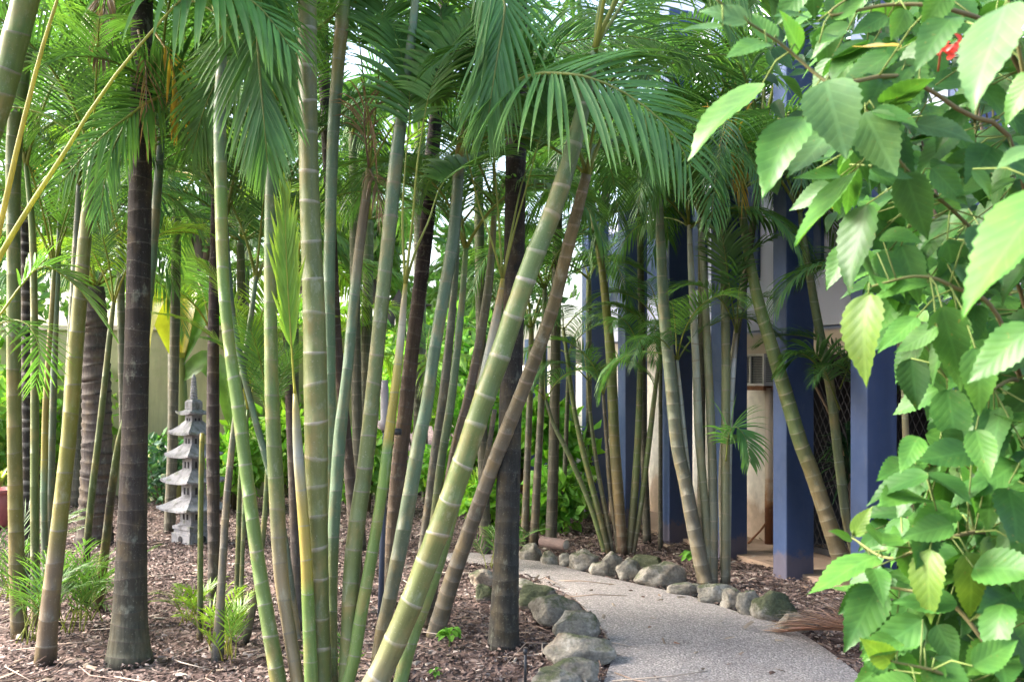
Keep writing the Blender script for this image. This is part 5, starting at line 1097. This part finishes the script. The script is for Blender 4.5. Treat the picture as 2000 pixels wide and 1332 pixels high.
KEY = [  # base px, py, tip px, py, width px, colour, depth
 (1490, 163, 1332, 302, 42, 'b', 1.75), (1613, 160, 1650, 300, 118, 'w', 1.62), (1568, 228, 1478, 367, 80, 'l', 1.72), (1640, 245, 1535, 338, 62, 'w', 1.8),
 (1690, 222, 1752, 345, 96, 'w', 1.66), (1708, 212, 1796, 240, 32, 'l', 1.66), (1788, 240, 1908, 274, 46, 'w', 1.75), (1640, 345, 1548, 346, 26, 'l', 1.8),
 (1628, 366, 1536, 402, 36, 'w', 1.8), (1668, 338, 1548, 480, 38, 'b', 1.7), (1692, 400, 1648, 572, 74, 'm', 1.85), (1768, 338, 1812, 468, 78, 'l', 1.75),
 (1735, 398, 1752, 482, 56, 'm', 1.9), (1662, 478, 1608, 562, 44, 'l', 1.95), (1812, 553, 1700, 564, 26, 'b', 1.7), (1696, 574, 1680, 754, 86, 'y', 1.7),
 (2075, 360, 1843, 574, 84, 'b', 1.05), (1965, 10, 1880, 198, 92, 'w', 1.25), (1865, 35, 1782, 118, 58, 'm', 1.5), (2030, 130, 1955, 242, 52, 'b', 1.35),
 (2030, 290, 1948, 312, 26, 'w', 1.3), (1788, 908, 1720, 914, 34, 'l', 1.85), (1806, 924, 1744, 1002, 50, 'm', 1.9), (1850, 760, 1872, 892, 78, 'm', 1.85),
 (1952, 795, 1938, 902, 56, 'm', 1.75), (1990, 905, 1884, 962, 60, 'l', 1.7), (1668, 1046, 1698, 988, 34, 'y', 1.9), (1664, 1054, 1620, 1034, 16, 'b', 1.9),
 (1712, 1088, 1574, 1152, 54, 'b', 1.8), (1715, 1145, 1652, 1266, 84, 'l', 1.75), (1700, 1148, 1636, 1200, 52, 'm', 1.8), (1816, 1074, 1810, 1218, 72, 'y', 1.65),
 (1890, 1078, 1908, 1218, 72, 'y', 1.65), (1935, 1045, 1962, 1172, 60, 'y', 1.7), (1740, 1292, 1688, 1252, 54, 'y', 1.6), (1900, 1300, 1992, 1248, 62, 'b', 1.5),
 (1790, 1340, 1680, 1330, 46, 'b', 1.55), (1460, 42, 1366, 12, 44, 'w', 1.5), (1412, 52, 1328, 60, 13, 'w', 1.5), (1498, 86, 1420, 94, 24, 'b', 1.6),
 (1510, 84, 1470, 20, 40, 'l', 1.65), (1560, 100, 1535, 20, 34, 'b', 1.7), (1625, 38, 1692, -10, 32, 'b', 1.7), (1600, 85, 1650, 60, 24, 'b', 1.7),
 (1800, 130, 1700, 150, 40, 'l', 1.75), (1780, 130, 1745, 170, 34, 'l', 1.7), (1800, 165, 1720, 200, 30, 'b', 1.7), (1830, 640, 1745, 690, 42, 'b', 1.6),
 (1840, 600, 1880, 740, 80, 'l', 1.6), (1870, 610, 1862, 770, 76, 'b', 1.65), (1790, 620, 1712, 690, 46, 'l', 1.8), (2020, 640, 1880, 740, 80, 'l', 1.35),
 (1905, 680, 1920, 810, 70, 'b', 1.55), (1780, 700, 1790, 800, 66, 'd', 1.95), (1830, 870, 1775, 990, 60, 'm', 1.9), (1950, 940, 1900, 1030, 70, 'm', 1.8),
 (1760, 1010, 1742, 1090, 44, 'l', 1.8), (1800, 1020, 1730, 1060, 40, 'b', 1.8), (1860, 1000, 1880, 1080, 60, 'l', 1.75), (1770, 1060, 1790, 1150, 54, 'b', 1.75),
 (1990, 480, 1900, 560, 60, 'l', 1.5), (1900, 440, 1960, 560, 60, 'm', 1.7), (1760, 480, 1800, 590, 64, 'l', 1.8), (1850, 470, 1880, 600, 64, 'm', 1.8),
 (1720, 1200, 1760, 1290, 64, 'm', 1.75), (1830, 1220, 1870, 1300, 60, 'l', 1.65), (1960, 1180, 1930, 1290, 66, 'l', 1.6), (1990, 1060, 1996, 1180, 60, 'l', 1.6),
 (1700, 1260, 1730, 1330, 50, 'm', 1.75), (1830, 1290, 1810, 1360, 50, 'l', 1.6), (1595, 330, 1650, 420, 54, 'm', 1.85), (1890, 300, 1930, 400, 60, 'm', 1.9),
 (1700, 330, 1790, 340, 36, 'l', 1.7), (1820, 330, 1895, 400, 50, 'l', 1.75), (1900, 330, 1945, 385, 26, 'b', 1.6), (1730, 30, 1660, 70, 40, 'l', 1.7),
 (1770, 20, 1740, 80, 46, 'b', 1.65), (1850, -20, 1800, 60, 60, 'b', 1.5),
]
hb = P(2035, 740, 2.1); hb[2] = 0
root = empty('hibiscus_bush', tuple(hb), 'large hibiscus with fresh toothed leaves hanging in from the right, near the viewer', 'bush')
ml = MB(); mbr = MB(); rnd = random.Random(77)
BRC = [  # branches as (px, py, d), thick end first
 [(2060, 1180, 2.0), (2040, 700, 1.9), (1985, 300, 1.8), (1880, 220, 1.75), (1760, 150, 1.7), (1640, 165, 1.65), (1600, 150, 1.66), (1530, 90, 1.66), (1440, 30, 1.55), (1400, 0, 1.5)],
 [(2055, 900, 2.0), (1990, 560, 1.9), (1880, 430, 1.85), (1770, 330, 1.75), (1690, 210, 1.7)],
 [(2060, 1000, 2.0), (1960, 640, 1.75), (1860, 560, 1.7), (1790, 540, 1.7), (1700, 560, 1.72)],
 [(2060, 1000, 2.0), (2000, 760, 1.8), (1930, 760, 1.75), (1850, 740, 1.85)],
 [(2060, 1150, 2.0), (1980, 940, 1.8), (1880, 910, 1.85), (1790, 905, 1.87)],
 [(2060, 1250, 2.0), (1960, 1060, 1.75), (1850, 1050, 1.7), (1740, 1090, 1.78), (1664, 1050, 1.9)],
 [(2060, 1400, 2.0), (1960, 1300, 1.7), (1860, 1180, 1.7), (1760, 1150, 1.75), (1700, 1145, 1.78)],
 [(2060, 1500, 2.0), (1950, 1400, 1.65), (1850, 1320, 1.6), (1740, 1290, 1.6)],
 [(2060, 500, 1.6), (2010, 200, 1.4), (1970, 0, 1.3)], [(2060, 300, 1.9), (1960, 80, 1.8), (1860, 20, 1.7), (1740, 10, 1.7), (1620, 30, 1.7), (1680, -20, 1.7)],
 [(2055, 800, 2.0), (2000, 480, 2.1), (1910, 330, 2.2), (1910, 150, 2.3), (1905, 20, 2.3)], [(1990, 800, 2.3), (1945, 480, 2.3), (1940, 200, 2.3), (1950, 60, 2.3)],
]
bp = []
tr = [hb, hb+V(.02, -.02, .5), P(2055, 900, 2.05), P(2060, 300, 2.0)]
tube(mbr, catmull(tr, 12), np.linspace(.022, .009, 12), (.19, .14, .085), 8)
for b in BRC:
    c = catmull([P(*q) for q in b], 30); bp.append(c)
    tube(mbr, c, np.linspace(.0055, .0018, 30), np.linspace(V(.12, .085, .05), V(.11, .13, .04), 30), 6)
for x, y in ((2050, 1250), (2060, 700), (2080, 1450)):
    tube(mbr, catmull([hb, P(x, y, 2.0), P(2060, 1000, 2.0)], 8), .009, (.2, .145, .08), 6)
allp = np.vstack(bp)
cam = V(0, 0, H)
for i, (bx_, by, tx, ty, w, ck, d) in enumerate(KEY):
    dz = rnd.uniform(-.14, .06)*d*.3
    b, t = P(bx_, by, d), P(tx, ty, d+dz)
    ln = np.linalg.norm(t-b); dr = nrm(t-b); wt = max(.55*ln, w/F*d)
    vw = nrm(cam-b); vw = nrm(vw-dr*np.dot(vw, dr)); sd = np.cross(dr, vw)
    a = math.acos(min(1, w/F*d/wt)); 
    nn = vw*math.cos(a)+sd*math.sin(a); n2 = vw*math.cos(a)-sd*math.sin(a)
    if n2[2] > nn[2]: nn = n2
    c = V(*HC[ck])*rnd.uniform(.85, 1.12)
    hleaf(ml, b, t, nn, wt, c, i, rnd.uniform(.02, .16), rnd.uniform(.12, .3))
    q = allp[np.argmin(np.linalg.norm(allp-b, axis=1))]
    tube(mbr, [q, (q+b)/2+V(0, 0, .012), b], [.0018, .0016, .0014], (.10, .15, .035), 5)
def bound(y):   # left outline of the bush in the photograph's rows
    return np.interp(y, [-60, 0, 60, 150, 300, 420, 520, 620, 700, 780, 880, 960, 1020, 1100, 1160, 1250, 1340, 1450], [1480, 1560, 1560, 1600, 1590, 1630, 1660, 1720, 1760, 1790, 1770, 1780, 1720, 1690, 1690, 1720, 1740, 1760])
def fill(ml, n, d0, d1, cols, l0, l1, seed, inset=30, ymax=1420, ext=0, ymin=-90):
    rnd = random.Random(seed); k = 0
    while k < n:
        y = rnd.uniform(ymin, ymax); x = rnd.uniform(1480, 2120)
        if x < bound(y)+inset+ext*(1 if y < 330 else 0): continue
        d = rnd.uniform(d0, d1); b = P(x, y, d); ln = rnd.uniform(l0, l1)
        a = rnd.uniform(0, 6.28); dr = nrm(V(math.cos(a)*.8-.25, math.sin(a)*.55-.25, rnd.uniform(-1.1, .15)))
        nn = V(rnd.uniform(-.5, .3), -.55+rnd.uniform(-.4, .4), .75+rnd.uniform(-.3, .3))
        hleaf(ml, b, b+dr*ln, nn, ln*rnd.uniform(.5, .66), V(*HC[rnd.choice(cols)])*rnd.uniform(.8, 1.15), seed+k, rnd.uniform(.02, .2), rnd.uniform(.1, .35))
        q = allp[np.argmin(np.linalg.norm(allp-b, axis=1))]
        if np.linalg.norm(q-b) < .16: tube(mbr, [q, b], [.0016, .0014], (.09, .13, .035), 4)
        k += 1
fill(ml, 720, 1.72, 2.5, 'lmmb', .075, .135, 900, 35)
fill(ml, 240, 1.6, 2.2, 'lmbm', .08, .135, 9000, 10, 1420, 0, 820)
ml.build('foliage', M['leaf'], root); mbr.build('branches', M['bark'], root)
# flower cluster and pinkish leaf
mf = MB(); c0 = P(1842, 95, 1.6)
for k in range(26):
    a = rnd.uniform(0, 6.28); q = c0+V(rnd.uniform(-.026, .026), rnd.uniform(-.02, .02), rnd.uniform(-.016, .018)); dd = nrm(V(math.cos(a), math.sin(a)*.5-.4, rnd.uniform(-.6, .8)))
    hleaf(mf, q, q+dd*.016, V(0, -1, .3), .009, (.55, .05, .03), k)
tube(mf, [P(1832, 140, 1.62), P(1836, 110, 1.61), c0], [.002, .0018, .0016], (.30, .10, .05), 5)
mf.build('flower', M['frond'], root)
mf = MB(); hleaf(mf, P(1758, 94, 1.7), P(1666, 84, 1.68), V(0, -.35, 1), .045, (.62, .42, .20), 3, .05, .2); o = mf.build('bract', M['frond'], root); o['label'] = 'pinkish yellow young leaf'
# darker shrub behind it
hb2 = P(1960, 740, 3.6); hb2[2] = 0
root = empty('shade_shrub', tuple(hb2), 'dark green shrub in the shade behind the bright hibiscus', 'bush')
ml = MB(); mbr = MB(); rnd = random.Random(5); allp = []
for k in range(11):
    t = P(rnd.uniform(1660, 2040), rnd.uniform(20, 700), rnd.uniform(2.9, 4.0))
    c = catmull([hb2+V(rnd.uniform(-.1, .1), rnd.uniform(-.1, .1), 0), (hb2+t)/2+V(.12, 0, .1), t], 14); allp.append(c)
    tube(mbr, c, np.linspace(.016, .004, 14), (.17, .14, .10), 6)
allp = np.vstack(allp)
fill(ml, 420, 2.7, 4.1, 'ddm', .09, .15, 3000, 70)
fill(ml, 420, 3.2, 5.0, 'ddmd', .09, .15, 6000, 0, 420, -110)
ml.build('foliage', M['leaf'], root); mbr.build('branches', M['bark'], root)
# ------------------------------------------------------------------ camera, light
cd = bpy.data.cameras.new('camera'); co = bpy.data.objects.new('camera', cd); COL.objects.link(co)
co.location = (0, 0, H); co.rotation_euler = (R(90), 0, 0)
cd.sensor_width = 36; cd.lens = 36*F/2000; cd.shift_y = (HOR-666)/2000; cd.clip_end = 2000; cd.clip_start = .05
cd.dof.use_dof = True; cd.dof.focus_distance = 5.0; cd.dof.aperture_fstop = 7.0
SC.camera = co
w = bpy.data.worlds.new('World'); SC.world = w; w.use_nodes = True
nt = w.node_tree; bg = nt.nodes['Background']
sun_dir = nrm(V(-.80, .10, .62))
el = math.asin(sun_dir[2]); az = math.atan2(sun_dir[0], sun_dir[1])
sky = nt.nodes.new('ShaderNodeTexSky'); sky.sky_type = 'NISHITA'; sky.sun_disc = False; sky.sun_elevation = el; sky.sun_rotation = az
sky.air_density = 1.0; sky.dust_density = 5.0; sky.ozone_density = .6; sky.altitude = 0
nt.links.new(sky.outputs[0], bg.inputs[0]); bg.inputs[1].default_value = .15
sd = bpy.data.lights.new('sun', 'SUN'); so = bpy.data.objects.new('sun', sd); COL.objects.link(so)
sd.energy = 2.2; sd.angle = R(18); sd.color = (1, .985, .96)
so.rotation_euler = Vector(tuple(sun_dir)).to_track_quat('Z', 'Y').to_euler()
SC.view_settings.view_transform = 'Standard'; SC.view_settings.look = 'None'; SC.view_settings.gamma = 1; SC.view_settings.exposure = 2.55
c = SC.cycles
SC.render.engine = 'CYCLES'
c.max_bounces = 8; c.diffuse_bounces = 4; c.glossy_bounces = 2; c.transmission_bounces = 3; c.transparent_max_bounces = 4
c.caustics_reflective = c.caustics_refractive = False
c.sample_clamp_indirect = 6
try:
    c.use_denoising = True; c.denoiser = 'OPENIMAGEDENOISE'; c.denoising_input_passes = 'RGB_ALBEDO_NORMAL'
except Exception as e: print('no denoise', e)
